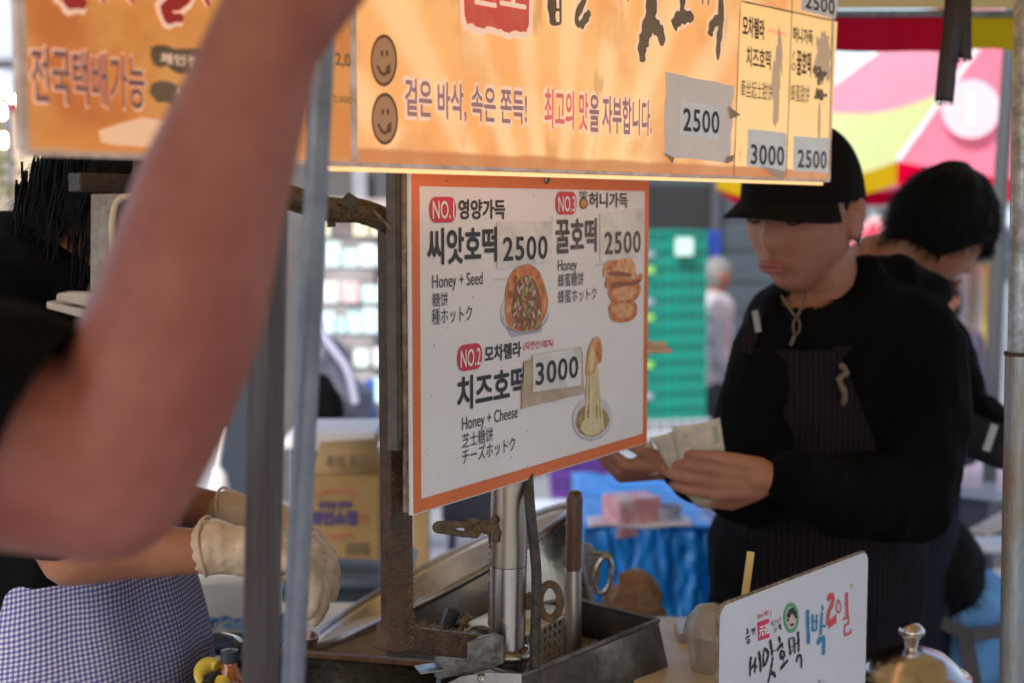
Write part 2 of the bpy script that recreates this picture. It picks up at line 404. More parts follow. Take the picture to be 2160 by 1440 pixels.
m_lip = mat('warm translucent lip', (.7, .45, .22), .5, 0, (.5, .3, .12), 60, emit=(1, .58, .25), es=.45)
m_right = panel_mat('printed orange panel', (.86, .36, .11), (.86, .5, .19), (.92, .62, .3), (.74, .27, .08), (.48, .15, .04), .018, .3)
m_left = panel_mat('printed deep orange panel', (.74, .24, .045), (.76, .3, .07), (.78, .36, .1), (.55, .13, .025), (.6, .36, .22), .006, .2)
uvpanel(LB, uC + .004, .002, uR - .003, H, 0, 'face_panel', m_right, lightbox)
uvpanel(LB, uL + .004, .002, uC - .004, H, 0, 'face_panel', m_left, lightbox)
mb = MB(); rot = Matrix((LB.u, LB.n, LB.v)).transposed()
def bx(u0, u1, v0, v1, n0, n1): mb.box(LB.pt((u0 + u1) / 2, (v0 + v1) / 2, (n0 + n1) / 2), (u1 - u0, abs(n1 - n0), v1 - v0), rot)
bx(uL, uR, -.002, .0025, -.006, .0025); bx(uL, uR, H - .004, H + .008, -.006, .003)
bx(uL - .004, uL + .004, .0025, H - .004, -.006, .003); bx(uC - .004, uC + .004, .0025, H - .004, -.006, .003); bx(uR - .003, uR + .002, .0025, H - .004, -.006, .0025)
mb.build('frame', m_case, lightbox, bevel=.0008)
mb = MB(); bx(uL + .02, uC, .003, H, -.010, -.0062); bx(uC + .0005, uR, .004, H, -DEP, -DEP + .004); bx(uC + .0005, uC + .004, .004, H, -DEP + .004, -.0065); bx(uR - .004, uR, .004, H, -DEP + .004, -.0065); bx(uL, uR, H + .009, H + .012, -DEP, -.003)
mb.build('casing', m_case, lightbox)
mb = MB(); bx(uC + .005, uR - .006, .0005, .0035, -DEP + .005, -.0072); mb.build('underside_diffuser', m_glow, lightbox)
mb = MB(); bx(uC - .03, uR - .004, -.0068, -.0022, -.012, -.008); mb.build('bottom_lip', m_lip, lightbox)
# lettering
pr_violet = mat('faded violet print', (.36, .2, .22), .5, es=.16); pr_violet.node_tree.nodes['Principled BSDF'].inputs['Emission Color'].default_value = (.4, .2, .18, 1)
pr_pink = mat('faded red print', (.85, .2, .17), .5, emit=(.9, .2, .15), es=.15)
pr_halo = mat('pale print outline', (.86, .6, .45), .5, emit=(.9, .58, .42), es=.25)
pr_brown = mat('brown brush print', (.17, .11, .055), .5, 0, (.24, .16, .09), 30, es=.08)
pr_purple = mat('violet print', (.42, .2, .24), .5, 0, (.5, .26, .22), 18)
def halo(pl, s, x0, yb, yt, x1, m, parent, b=.0, g=.0022, **k):
    lettering(pl, s, x0, yb, yt, x1, pr_halo, parent, off=.0007, bold=b + .045, grow=g, **k)
    lettering(pl, s, x0, yb, yt, x1, m, parent, off=.0013, bold=b, **k)
halo(LB, '겉은 바삭, 속은 쫀득!', 853, 247, 166, 1109, pr_violet, lightbox, b=.022)
halo(LB, '최고의 맛', 1147, 268, 188, 1238, pr_pink, lightbox, b=.022)
halo(LB, '을 자부합니다.', 1242, 277, 199, 1373, pr_violet, lightbox, b=.022)
lettering(LB, '전국택배가능', 66, 214, 99, 304, pr_halo, lightbox, off=.0007, bold=.03, grow=.0012); lettering(LB, '전국택배가능', 66, 214, 99, 304, pr_purple, lightbox, off=.0013, bold=.02)
sm_fill = mat('toasted print', (.52, .26, .13), .5, emit=(.6, .3, .14), es=.1); sm_line = mat('brown line print', (.27, .12, .055), .5)
for cx, cy in ((808, 128), (810, 251)):
    a = MB(); blob(a, LB, cx, cy, 27, 54, .0009, 40); a.build('smiley_face', sm_fill, lightbox, smooth=0, fix=False)
    a = MB(); blob(a, LB, cx, cy, 28, 55, .0012, 40, inner=.87)
    for ex in (-4, 7): blob(a, LB, cx + ex, cy - 15, 2.6, 7, .0012, 12)
    a.build('smiley_lines', sm_line, lightbox, smooth=0, fix=False)
    strokes(LB, [(5, [(cx - 14, cy + 10), (cx - 6, cy + 26), (cx + 4, cy + 28), (cx + 14, cy + 6)])], sm_line, lightbox, off=.0012, name='smile')
    a = MB(); blob(a, LB, cx + 9, cy + 20, 5, 10, .0015, 14); a.build('tongue', sm_line, lightbox, smooth=0, fix=False)
# red seal, ragged lower edge
def seal(grow, m, off):
    a = MB(); P = [(975 - grow, -70), (1116 + grow, -60)]; rr = random.Random(4)
    for k in range(24):
        t = k / 23; x = 1114 + grow - (136 + 2 * grow) * t; P.append((x, 72 - 22 * t ** 1.3 + grow * 2.0 + (0 if k in (0, 23) else rr.uniform(-5, 4)) - (0 if 0 < k < 23 else 18)))
    poly(a, LB, P, off); a.build('red_seal' if grow == 0 else 'seal_outline', m, lightbox, smooth=0, fix=False)
seal(7, pr_halo, .0006); seal(0, mat('red seal print', (.85, .08, .06), .5, 0, (.85, .2, .14), 25, emit=(.9, .1, .08), es=.1), .0011)
lettering(LB, '원조', 992, 6, -66, 1106, pr_halo, lightbox, off=.0016, bold=.03)
BR = [(19, [(1164, -70), (1163, 20), (1166, 55)]), (15, [(1180, -60), (1181, 50)]), (11, [(1164, 20), (1180, 22)]), (12, [(1166, 52), (1181, 50)]),
      (12, [(1214, -50), (1232, -8), (1215, 35), (1220, 60)]), (13, [(1222, 58), (1236, 36), (1243, 25)]),
      (10, [(1318, -30), (1322, 3)]), (26, [(1374, -60), (1372, 20), (1360, 75), (1353, 100), (1354, 132)]), (22, [(1372, 42), (1384, 60), (1393, 74), (1394, 98)]),
      (14, [(1440, -40), (1438, 5), (1436, 32)]), (20, [(1418, 58), (1430, 40), (1448, 36), (1462, 38)]),
      (12, [(1478, -60), (1480, 10)]), (13, [(1492, -60), (1492, 12)]), (15, [(1496, 77), (1500, 55), (1514, 40), (1520, 38)]), (15, [(1517, -80), (1519, 40), (1514, 90), (1512, 128)])]
strokes(LB, BR, pr_halo, lightbox, off=.0006, name='brush_outline', grow=9)
strokes(LB, BR, pr_brown, lightbox, off=.0011, name='brush_lettering')
RB = [(22, [(125, -20), (150, 4), (182, 6)]), (18, [(215, -20), (218, 8)]), (20, [(262, -20), (280, 6)]), (22, [(345, -40), (392, -8), (356, 12), (352, 36), (385, 38)]), (22, [(418, -30), (440, 12)])]
strokes(LB, RB, pr_halo, lightbox, off=.0006, name='brush_outline', grow=16)
strokes(LB, RB, mat('red brush print', (.8, .06, .05), .5), lightbox, off=.0011, name='brush_lettering')
a = MB()
poly(a, LB, [(316, 118), (318, 100), (334, 95), (352, 97), (366, 104), (420, 102), (424, 150), (398, 156), (376, 156), (360, 148), (352, 138), (338, 144), (322, 136)], .0009)
poly(a, LB, [(314, 196), (318, 178), (336, 170), (356, 173), (376, 182), (420, 180), (420, 240), (372, 236), (352, 216), (330, 216)], .0009)
a.build('brown_brush_patch', pr_brown, lightbox, smooth=0, fix=False)
lettering(LB, '체인점', 337, 134, 112, 415, pr_halo, lightbox, off=.0014, bold=.02)
lettering(LB, '문의', 368, 206, 184, 420, pr_halo, lightbox, off=.0014, bold=.02)
lettering(LB, '2,0', 706, 141, 112, 738, pr_brown, lightbox, bold=.02); lettering(LB, '2,000', 702, 218, 202, 739, pr_brown, lightbox)
a = MB(); poly(a, LB, [(208, 275), (250, 262), (300, 248), (360, 258), (420, 262), (480, 270), (480, 322), (380, 322), (330, 312), (240, 306), (212, 300)], .0005)
a.build('bare_patch', mat('bleached print', (.75, .48, .3), .5, 0, (.76, .4, .18), 22, emit=(.75, .45, .28), es=.3), lightbox, smooth=0, fix=False)
# ruled price table at the right end
line_m = mat('thin brown rule', (.3, .16, .06), .6)
strokes(LB, [(2.2, [(1562, 3), (1660, 24), (1766, 46)]), (2.2, [(1561, 3), (1554, 190), (1547, 376)]), (2.2, [(1671, -30), (1664, 190), (1657, 381)])], line_m, lightbox, off=.0008, name='table_rule', taper=0)
a = MB(); poly(a, LB, [(1563, 4), (1766, 46), (1750, 362), (1549, 350)], .0003); a.build('yellow_column', mat('yellow print', (.88, .56, .2), .4, 0, (.86, .6, .28), 9, emit=(.9, .56, .22), es=.3), lightbox, smooth=0, fix=False)
pd2 = mat('dark brown print', (.12, .065, .04), .5)
lettering(LB, '모차렐라', 1565, 76, 33, 1611, pd2, lightbox, bold=.03)
lettering(LB, '(자연산100%)', 1617, 72, 60, 1657, pr_pink, lightbox, bold=.0)
lettering(LB, '치즈호떡', 1573, 141, 98, 1624, pd2, lightbox, bold=.02)
lettering(LB, '牽丝起士甜饼', 1561, 206, 167, 1627, pd2, lightbox)
lettering(LB, '허니가득', 1671, 88, 56, 1713, pd2, lightbox, bold=.03)
lettering(LB, '꿀호떡', 1679, 158, 106, 1709, pd2, lightbox, bold=.03)
lettering(LB, '蜂蜜甜饼', 1666, 214, 176, 1706, pd2, lightbox)
strokes(LB, [(1.8, [(1673, 128), (1671, 118), (1675, 110)]), (1.8, [(1668, 142), (1672, 134), (1676, 142), (1672, 148), (1668, 142)])], pd2, lightbox, name='bee_drawing', taper=0)
strokes(LB, [(3, [(1556, 330), (1564, 310)]), (3, [(1560, 345), (1560, 318)])], pr_pink, lightbox, name='red_tick')
a = MB(); rr = random.Random(9)
for k in range(16): blob(a, LB, 1728 + rr.gauss(0, 8), 155 + rr.gauss(0, 10) + (45 if k > 9 else 0), rr.uniform(2, 8), rr.uniform(3, 11), .0009 + k * .00004, 12, jag=.9)
a.build('scorch_mark', mat('scorch', (.14, .09, .06), .7, 0, (.5, .36, .24), 120), lightbox, smooth=0, fix=False)
bst = mat('bleached stain', (.7, .5, .36), .6, 0, (.8, .55, .28), 60, emit=(.7, .5, .35), es=.1)
for q in ((1735, 120, 17, 55, .5), (1643, 120, 7, 55, .7)):
    a = MB(); blob(a, LB, q[0], q[1], q[2], q[3], .0006, 24, jag=q[4]); a.build('bleached_stain', bst, lightbox, smooth=0, fix=False)
a = MB(); blob(a, LB, 1727, 270, 3, 50, .0006, 16, jag=.6); blob(a, LB, 1635, 200, 8, 70, .00065, 16, jag=.6)
a.build('bleached_stain', bst, lightbox, smooth=0, fix=False, kind='stuff')
def card(pl, name, parent, quad, m, text=None, tq=None, tm=None, th=.0012, off=.0014, jag=0, bold=.018, label=None, z=0):
    """a piece of paper taped on: quad photo px corners, edges slightly uneven, thin but solid"""
    P = []; rr = random.Random(int(quad[0][0]))
    for i in range(4):
        a_, b_ = quad[i], quad[(i + 1) % 4]
        for k in range(8):
            t = k / 8; P.append((a_[0] + (b_[0] - a_[0]) * t + rr.uniform(-jag, jag), a_[1] + (b_[1] - a_[1]) * t + rr.uniform(-jag, jag)))
    mb = MB(); mb.prism([pl.p(x, y, off) for x, y in P], pl.n, th); o = mb.build(name, m, parent, smooth=0, label=label)
    if text: lettering(pl, text, tq[0], tq[1], tq[2], tq[3], tm or print_dark, o, off=off + .0006, bold=bold, sp=1.12)
    return o
paper_g = mat('grey plastic wrapped paper', (.62, .5, .47), .3, 0, (.68, .55, .47), 14, .4, 25, es=.1)  # both price papers carry a faint added emission to lighten them
paper_l = mat('pale paper', (.7, .66, .65), .35, 0, (.62, .57, .55), 18, .2, 60, es=.1)
pc = card(LB, 'price_paper', lightbox, [(1403, 153), (1545, 181), (1538, 344), (1398, 330)], paper_g, jag=2, off=.0018, label='large grey taped price paper reading 2500')
c2 = card(LB, 'price_card', pc, [(1432, 212), (1513, 226), (1511, 296), (1430, 284)], paper_l, off=.003, th=.0008)
lettering(LB, '2500', 1437, 276, 229, 1512, print_dark, pc, off=.0036, bold=.016, sp=1.1)
brown_tape = mat('brown tape corner', (.33, .19, .08), .4, 0, (.45, .28, .14), 40)
for q in ([(1396, 322), (1418, 333), (1414, 346)], [(1528, 332), (1545, 326), (1542, 340), (1526, 346)], [(1532, 224), (1558, 243), (1536, 252)]):
    a = MB(); poly(a, LB, q, .0034); a.build('tape_corner', brown_tape, lightbox, smooth=0, fix=False)
card(LB, 'price_card', lightbox, [(1576, 272), (1657, 282), (1655, 362), (1573, 350)], paper_l, '3000', (1581, 346, 305, 1650), jag=1, off=.002)
card(LB, 'price_card', lightbox, [(1673, 288), (1748, 292), (1745, 366), (1670, 360)], paper_l, '2500', (1680, 353, 316, 1740), jag=1, off=.002)
card(LB, 'price_card', lightbox, [(1690, -25), (1768, -12), (1760, 41), (1688, 22)], paper_l, '2500', (1696, 17, -14, 1757), jag=.5, off=.002)
a = MB(); poly(a, LB, [(1600, 350), (1655, 362), (1648, 382), (1640, 378)], .0026); a.build('clear_tape', mat('clear tape', (.66, .52, .4), .2, 0, (.6, .42, .28), 20), lightbox, smooth=0, fix=False)

# ------------------------------------------------------------------ the menu board on the post
BP = Plane(868, 440, 1.60, 32.0)
def buv(px, py): return BP.uv(px, py)
U0, VT = buv(866, 361); _, VB = buv(870, 1087); U1, _ = buv(1369, 440)
menu = thing('menu_board', BP.pt(.3, VB, -.01), 'white menu board with orange border listing three pancakes with taped prices', 'sign')
mb = MB(); rotB = Matrix((BP.u, BP.n, BP.v)).transposed()
def bb(mb, u0, u1, v0, v1, n0, n1, rot=rotB, pl=BP): return mb.box(pl.pt((u0 + u1) / 2, (v0 + v1) / 2, (n0 + n1) / 2), (u1 - u0, abs(n1 - n0), v1 - v0), rot)
bb(mb, U0, U1, VB, VT, -.006, 0); mb.build('panel', board_white, menu, bevel=.0006)
BW = .0165
mb = MB()
for q in ((U0 + .0012, U1 - .0012, VB + .0015, VB + BW), (U0 + .0012, U1 - .0012, VT - BW, VT - .0015), (U0 + .0012, U0 + BW, VB + BW, VT - BW), (U1 - BW * .85, U1 - .0012, VB + BW, VT - BW)):
    P = [BP.pt(q[0], q[2], .0004), BP.pt(q[1], q[2], .0004), BP.pt(q[1], q[3], .0004), BP.pt(q[0], q[3], .0004)]; mb.add(P, [(0, 1, 2, 3)])
mb.build('orange_border', print_orange, menu, smooth=0, fix=False)
mb = MB(); bb(mb, U0 - .004, U1 - .001, VB + .003, VT + .003, -.011, -.0062); mb.build('edge_strip', board_edge, menu, bevel=.0008)
mb = MB(); bb(mb, U0 - .012, U1 - .006, VB + .075, VT + .006, -.026, -.0125)
bb(mb, U0 - .010, U0 + .002, VB + .085, VT, -.0125, -.0112); mb.build('backing_board', board_back, menu, bevel=.001)
# greasy rim
smp = []; rr = random.Random(5)
for _ in range(420):
    t = rr.random(); smp.append((BP.pt(U0 + (U1 - U0) * t, VB + rr.uniform(-.0008, .001), -.003), (0, 0, -1)))
for _ in range(200): smp.append((BP.pt(U0 + rr.uniform(-.004, .002), VB + (VT - VB) * rr.random(), -.006), -BP.u))
for _ in range(120): smp.append((BP.pt(U1, VB + (VT - VB) * rr.random(), -.003), BP.u))
fluff(menu, 'dust_fringe', smp, .0045, .00018)
mb = MB(); sp = BP.p(1152, 378, 0)
mb.lathe([(0, .004), (.0028, .0038), (.0052, .0026), (.0066, .0008), (.0066, 0), (.0, 0)], sp, BP.n, 20); scr = mb.build('screw', screw_m, menu, smooth=50)
mb = MB(); mb.bar(sp + BP.n * .0041 - BP.v * .0028, sp + BP.n * .0041 + BP.v * .0028, .0011, .0007, up=BP.n); mb.bar(sp + BP.n * .0042 - BP.u * .0028, sp + BP.n * .0042 + BP.u * .0028, .0011, .0007, up=BP.n)
mb.build('cross_slot', rust_dark, scr)
for x, y in ((942, 381), (1323, 373)):
    mb = MB(); mb.lathe([(0, .0012), (.0013, .0008), (.0016, 0)], BP.p(x, y, .0004), BP.n, 10); mb.build('pin', screw_m, menu)
def badge(x0, yb, yt, x1, s, tx0, tyb, tyt, tx1, rise):
    u0, v0 = buv(x0, yb); u1, _ = buv(x1, yb); _, v1 = buv(x0, yt)
    mb = MB(); P = rrect(BP, u0, v0, u1, v1, (v1 - v0) * .42, 8, .0009)
    mb.add(P, [tuple(range(len(P)))]); o = mb.build('red_badge', print_red, menu, smooth=0, fix=False)
    lettering(BP, s, tx0, tyb, tyt, tx1, print_white, o, off=.0014, bold=.012)
badge(905, 470, 415, 961, 'NO.1', 911, 461, 424, 956, 0)
badge(1171, 453, 404, 1215, 'NO.3', 1176, 446, 414, 1212, 0)
badge(964, 785, 729, 1016, 'NO.2', 970, 775, 739, 1012, 0)
T = lambda s, x0, yb, yt, x1, b=0, m=print_dark, **k: lettering(BP, s, x0, yb, yt, x1, m, menu, bold=b, off=.0009, **k)
T('영양가득', 967, 462, 421, 1064, .026)
T('씨앗호떡', 902, 558, 483, 1046, .028)
T('허니가득', 1242, 438, 406, 1323, .02)
T('꿀호떡', 1172, 534, 463, 1257, .028, print_dark_worn)
T('Honey + Seed', 911, 617, 580, 1017)
T('糖饼', 911, 648, 618, 944); T('種ホットク', 910, 686, 652, 995)
T('Honey', 1176, 580, 548, 1216); T('蜂蜜糖饼', 1176, 606, 577, 1230); T('蜂蜜ホットク', 1176, 641, 612, 1257)
T('모차렐라', 1022, 764, 731, 1098, .025); T('(자연산100%)', 1103, 742, 722, 1166, .008, print_red)
T('치즈호떡', 965, 866, 797, 1106, .028)
T('Honey + Cheese', 974, 916, 880, 1091); T('芝士糖饼', 974, 946, 915, 1039); T('チーズホットク', 974, 980, 947, 1086)
clearcard = card_white
card(BP, 'price_card', menu, [(1047, 468), (1163, 467), (1161, 550), (1047, 567)], clearcard, '2500', (1059, 550, 501, 1151), jag=.4, off=.0018)
card(BP, 'price_card', menu, [(1264, 452), (1355, 439), (1354, 540), (1264, 552)], clearcard, '2500', (1273, 536, 490, 1348), tm=print_dark_worn, jag=.4, off=.0018)
cd_ = card(BP, 'price_card', menu, [(1103, 761), (1224, 732), (1231, 829), (1098, 862)], card_tan, jag=1.6, off=.002, label='yellowed taped price card reading 3000')
card(BP, 'white_paper', cd_, [(1120, 749), (1221, 733), (1222, 812), (1120, 826)], card_white, '3000', (1126, 812, 766, 1214), off=.0032, th=.0008)
strokes(BP, [(1.4, [(1120, 474), (1163, 470)]), (1.2, [(1163, 455), (1163, 470)]), (1.2, [(1040, 590), (1100, 585)]), (1.2, [(1252, 560), (1300, 553)]), (2, [(1175, 500), (1174, 530)]), (2.5, [(1098, 800), (1099, 858)])],
        mat('grey smudge', (.35, .3, .27), .7), menu, off=.001, name='tape_mark', taper=0)
rr = random.Random(12); a = MB()
for k in range(34): blob(a, BP, rr.uniform(895, 1350), rr.uniform(930, 1010) if k < 14 else rr.uniform(400, 930), rr.uniform(.5, 1.3), rr.uniform(.8, 2.4), .0011 + k * 1e-5, 6)
a.build('specks', mat('specks', (.2, .13, .1), .8), menu, smooth=0, fix=False)
# bee
a = MB(); blob(a, BP, 1230, 429, 8.5, 12, .0011, 20); a.build('bee_outline', print_dark, menu, smooth=0, fix=False)
a = MB(); blob(a, BP, 1229.5, 429, 6.4, 9.6, .0014, 20); a.build('bee_body', mat('bee print', (.85, .35, .08), .5), menu, smooth=0, fix=False)
strokes(BP, [(2.2, [(1227, 420), (1227, 438)]), (2.2, [(1232, 420), (1232, 438)]), (1.6, [(1227, 418), (1222, 410), (1225, 405), (1229, 411), (1229, 418)]), (1.6, [(1231, 418), (1230, 409), (1234, 405), (1236, 411), (1232, 418)]), (1.6, [(1237, 431), (1241, 431)])], print_dark, menu, off=.0017, name='bee_lines', taper=0)
# printed food pictures
fd = lambda n_, a_, b_, sc=160: mat(n_, a_, .45, 0, b_, sc)
dough = fd('print fried dough', (.72, .28, .07), (.45, .1, .025), 90); doughp = fd('print pale dough', (.78, .45, .2), (.62, .24, .07), 90)
bowlw = fd('print white bowl', (.66, .62, .68), (.6, .55, .62), 30); bowls = fd('print bowl shade', (.42, .36, .44), (.5, .43, .5), 40)
syr = fd('print syrup', (.2, .05, .02), (.38, .1, .03), 150)
a = MB(); poly(a, BP, [(1066, 690), (1146, 664), (1141, 700), (1079, 711)], .0007); blob(a, BP, 1106, 664, 51, 38, .0007, 30, rot=-.12, a0=.0, a1=math.pi); a.build('food_print', bowls, menu, smooth=0, fix=False)
a = MB(); blob(a, BP, 1105, 656, 50, 44, .0009, 36, rot=-.25); a.build('food_print', bowlw, menu, smooth=0, fix=False)
a = MB(); poly(a, BP, catmull([(1063, 655), (1066, 610), (1080, 573), (1108, 557), (1135, 571), (1150, 610), (1155, 640), (1146, 672), (1128, 692), (1104, 699), (1078, 694), (1066, 678), (1063, 655)], 4)[:-1], .0011); a.build('food_print', dough, menu, smooth=0, fix=False)
a = MB(); poly(a, BP, catmull([(1080, 690), (1078, 650), (1086, 600), (1108, 580), (1128, 595), (1138, 630), (1140, 660), (1130, 688), (1104, 697), (1080, 690)], 4)[:-1], .0013); a.build('food_print', syr, menu, smooth=0, fix=False)
seeds = [fd('print seed %d' % i, c, tuple(x * .7 for x in c), 200) for i, c in enumerate([(.62, .52, .48), (.32, .3, .06), (.42, .38, .1), (.55, .22, .08), (.15, .12, .03)])]
rr = random.Random(3); ms = [MB() for _ in seeds]
for k in range(120):
    y = rr.uniform(586, 694); hw = 8 + 22 * smoothstep(580, 640, y); x = 1108 + rr.uniform(-hw, hw)
    blob(ms[k % 5], BP, x, y, rr.uniform(1.6, 3), rr.uniform(5, 9), .0014 + k * 3e-6, 8, rot=rr.uniform(-.8, .8))
for m_, mm in zip(ms, seeds): m_.build('seed_print', mm, menu, smooth=0, fix=False)
a = MB(); rr = random.Random(8)
for k in range(14): blob(a, BP, *rr.choice([(1075, 620), (1085, 590), (1115, 567), (1143, 610), (1072, 650), (1148, 640)]), rr.uniform(2, 6), rr.uniform(6, 14), .00125, 12, jag=.5)
a.build('food_print', doughp, menu, smooth=0, fix=False)
def bun(pts, m, off): a = MB(); poly(a, BP, catmull(pts + [pts[0]], 4)[:-1], off); a.build('food_print', m, menu, smooth=0, fix=False)
bun([(1282, 650), (1290, 636), (1315, 632), (1338, 636), (1344, 655), (1336, 672), (1314, 680), (1290, 676)], dough, .0008)
bun([(1288, 652), (1300, 642), (1325, 640), (1336, 652), (1326, 668), (1304, 670)], doughp, .0011)
bun([(1281, 615), (1292, 602), (1320, 596), (1346, 598), (1351, 612), (1340, 632), (1316, 642), (1290, 636)], dough, .001)
bun([(1288, 618), (1304, 606), (1328, 604), (1342, 612), (1332, 628), (1306, 634)], doughp, .0013)
bun([(1275, 606), (1279, 585), (1300, 582), (1330, 590), (1352, 576), (1350, 594), (1322, 602), (1290, 610)], dough, .0012)
bun([(1284, 600), (1300, 594), (1330, 594), (1348, 588), (1346, 598), (1320, 603), (1290, 607)], syr, .0014)
bun([(1271, 580), (1273, 562), (1290, 547), (1318, 541), (1334, 550), (1340, 572), (1338, 588), (1314, 586), (1290, 580), (1276, 584)], doughp, .0015)
bun([(1278, 576), (1290, 572), (1310, 573), (1328, 578), (1326, 584), (1304, 582), (1284, 580)], syr, .0017)
bun([(1276, 568), (1284, 554), (1300, 550), (1296, 564), (1284, 572)], dough, .0017)
# cheese bowl
chz = fd('print cheese', (.75, .66, .4), (.66, .5, .24), 120)
a = MB(); blob(a, BP, 1248, 883, 41, 47, .0007, 36, rot=.35); a.build('food_print', bowls, menu, smooth=0, fix=False)
a = MB(); blob(a, BP, 1248, 880, 40.5, 46, .0009, 36, rot=.35); a.build('food_print', bowlw, menu, smooth=0, fix=False)
bun([(1212, 890), (1222, 862), (1245, 852), (1272, 862), (1284, 885), (1270, 910), (1246, 921), (1222, 912)], fd('print filling', (.5, .34, .13), (.2, .1, .04), 170), .0011)
bun([(1222, 905), (1230, 885), (1252, 878), (1272, 892), (1262, 912), (1240, 918)], chz, .0014)
a = MB(); 
for k, (x0, x1) in enumerate(((1240, 1232), (1244, 1242), (1248, 1246), (1252, 1252), (1255, 1262), (1258, 1270))):
    poly(a, BP, [(x0 - 1.6, 775), (x0 + 1.6, 775), (x1 + 2.6, 905), (x1 - 2.6, 905)], .0016 + k * 2e-5)
a.build('cheese_strands', chz, menu, smooth=0, fix=False)
bun([(1234, 788), (1236, 765), (1240, 735), (1250, 714), (1262, 712), (1268, 735), (1266, 762), (1258, 768), (1252, 785), (1242, 792)], doughp, .0019)
bun([(1252, 740), (1256, 722), (1264, 724), (1266, 755), (1260, 765)], dough, .0021)
bun([(1240, 758), (1246, 736), (1252, 748), (1248, 776), (1242, 784)], chz, .0021)

# ------------------------------------------------------------------ steel post with its bolts, cable and the greasy frame
PY = 1.83
pt_ = W(1076, 1000, PY); pb_ = W(1068, 1440, PY); dpx = (pb_ - pt_) / (pt_.z - pb_.z)
def post_at(z): return pt_ + dpx * (pt_.z - z)
zt = W(1076, 620, PY).z; zj = W(1073, 1190, PY).z; zr = W(1070, 1376, PY).z
post = thing('steel_post', post_at(0), 'round stainless steel post holding the menu board', 'post')
r0 = PX(40, PY)
mb = MB(); mb.tube([post_at(zt), post_at(zj + .0006)], r0, 40); mb.build('upper_tube', steel_brushed, post)
mb = MB(); mb.tube([post_at(zj - .0006), post_at(zr), post_at(.02)], r0 * .985, 40); mb.build('lower_tube', steel_brushed, post)
mb = MB(); mb.tube([post_at(zj + .0012), post_at(zj - .0012)], r0 * .93, 30); mb.build('joint', rust_dark, post)
mb = MB(); mb.lathe([(r0 * 3.2, 0), (r0 * 3.2, .01), (r0 * 1.5, .018), (r0, .03)], post_at(0), n=32); mb.build('base_plate', galv, post)
# ring clamp and angle bracket
ring = [post_at(zr) + Vector((math.cos(t) * r0 * 1.12, math.sin(t) * r0 * 1.12, .001 * math.sin(3 * t))) for t in [2 * math.pi * k / 40 for k in range(40)]]
mb = MB(); mb.tube(ring, PX(11, PY), 12, closed=True); mb.build('clamp_ring', steel, post)
mb = MB(); mb.prism([W(x, y, PY - .055 + (1060 - x) * -.0002) for x, y in ((917, 1376), (925, 1369), (1040, 1338), (1062, 1347), (1064, 1398), (1040, 1410), (926, 1433), (915, 1426))], Vector((-.1, -1, 0)), .012); mb.build('clamp_bracket', mat('scaly galvanised plate', (.3, .29, .28), .5, .6, (.12, .1, .085), 45, .4, 130), post, bevel=.0015)
# wing bolt at the left
wb = [W(1036, 1113, PY - .01), W(1010, 1112, PY - .02), W(985, 1110, PY - .025)]
mb = MB(); mb.tube([W(1046, 1112, PY - .01), W(1020, 1111, PY - .02)], [PX(19, PY), PX(15, PY)], 6); mb.tube([W(1024, 1111, PY - .02), W(985, 1112, PY - .022)], PX(8, PY), 10)
mb.tube([W(1003, 1092, PY - .02), W(1000, 1112, PY - .022), W(1002, 1132, PY - .02)], [PX(11, PY), PX(14, PY), PX(10, PY)], 10)
mb.tube(catmull([tuple(W(1000, 1106, PY - .022)), tuple(W(975, 1106, PY - .024)), tuple(W(945, 1104, PY - .026)), tuple(W(922, 1106, PY - .028)), tuple(W(921, 1116, PY - .028)), tuple(W(945, 1120, PY - .026)), tuple(W(980, 1126, PY - .024)), tuple(W(1002, 1124, PY - .022))], 4), PX(7.5, PY), 8)
lumps(mb, [(W(1046, 1095, PY - .02), W(1046, 1135, PY - .022)), (W(1036, 1113, PY - .022), W(985, 1112, PY - .03))], .0035, 2, 46, .004)
fuse('wing_bolt', mb, grime, post, voxel=.0012, smooth=1)
# eye bolt at the right
mb = MB(); C_ = W(1160, 1267, PY); er = [C_ + Vector((math.cos(t) * PX(22, PY), math.sin(t) * .004, math.sin(t) * PX(36, PY))) for t in [2 * math.pi * k / 28 for k in range(28)]]
mb.tube(er, PX(9, PY), 10, closed=True); mb.tube([W(1110, 1268, PY), W(1142, 1268, PY)], PX(11, PY), 10); mb.tube([W(1108, 1268, PY), W(1120, 1268, PY)], PX(20, PY), 6)
lumps(mb, [(W(1112, 1250, PY), W(1116, 1290, PY)), (W(1122, 1268, PY), W(1140, 1268, PY))], .003, 6, 24, .004); fuse('eye_bolt', mb, grime, post, voxel=.0013, smooth=1)
# grime runs down the left of the post
mb = MB(); rr = random.Random(21)
for k in range(190):
    t = rr.random() ** 1.2; z = W(1033, 1100 + 260 * t, PY).z; c = post_at(z); th = math.pi + rr.uniform(-.9, .25)
    mb.ball(c + Vector((math.cos(th) * r0, math.sin(th) * r0, 0)), rr.uniform(.0006, .0028) * (1.2 if t < .2 else .8), 6, sc=(1, 1, 1.6))
for k in range(110):
    th = rr.uniform(math.pi, 2 * math.pi); mb.ball(post_at(zr + .005) + Vector((math.cos(th) * r0 * 1.08, math.sin(th) * r0 * 1.08, rr.uniform(-.002, .003))), rr.uniform(.0008, .0026), 6)
mb.build('grime', grime, post, kind='stuff')
smp = []
for k in range(420):
    t = rr.random(); z = W(1033, 1040 + 340 * t, PY).z; th = rr.choice([math.pi, math.pi, math.pi, 0, -1.57]) + rr.uniform(-.5, .5); nv = Vector((math.cos(th), math.sin(th), 0))
    smp.append((post_at(z) + nv * r0, nv))
for k in range(200): smp.append((W(rr.uniform(985, 1046), rr.uniform(1095, 1130), PY - .035), (rr.uniform(-1, 1), -1, 1)))
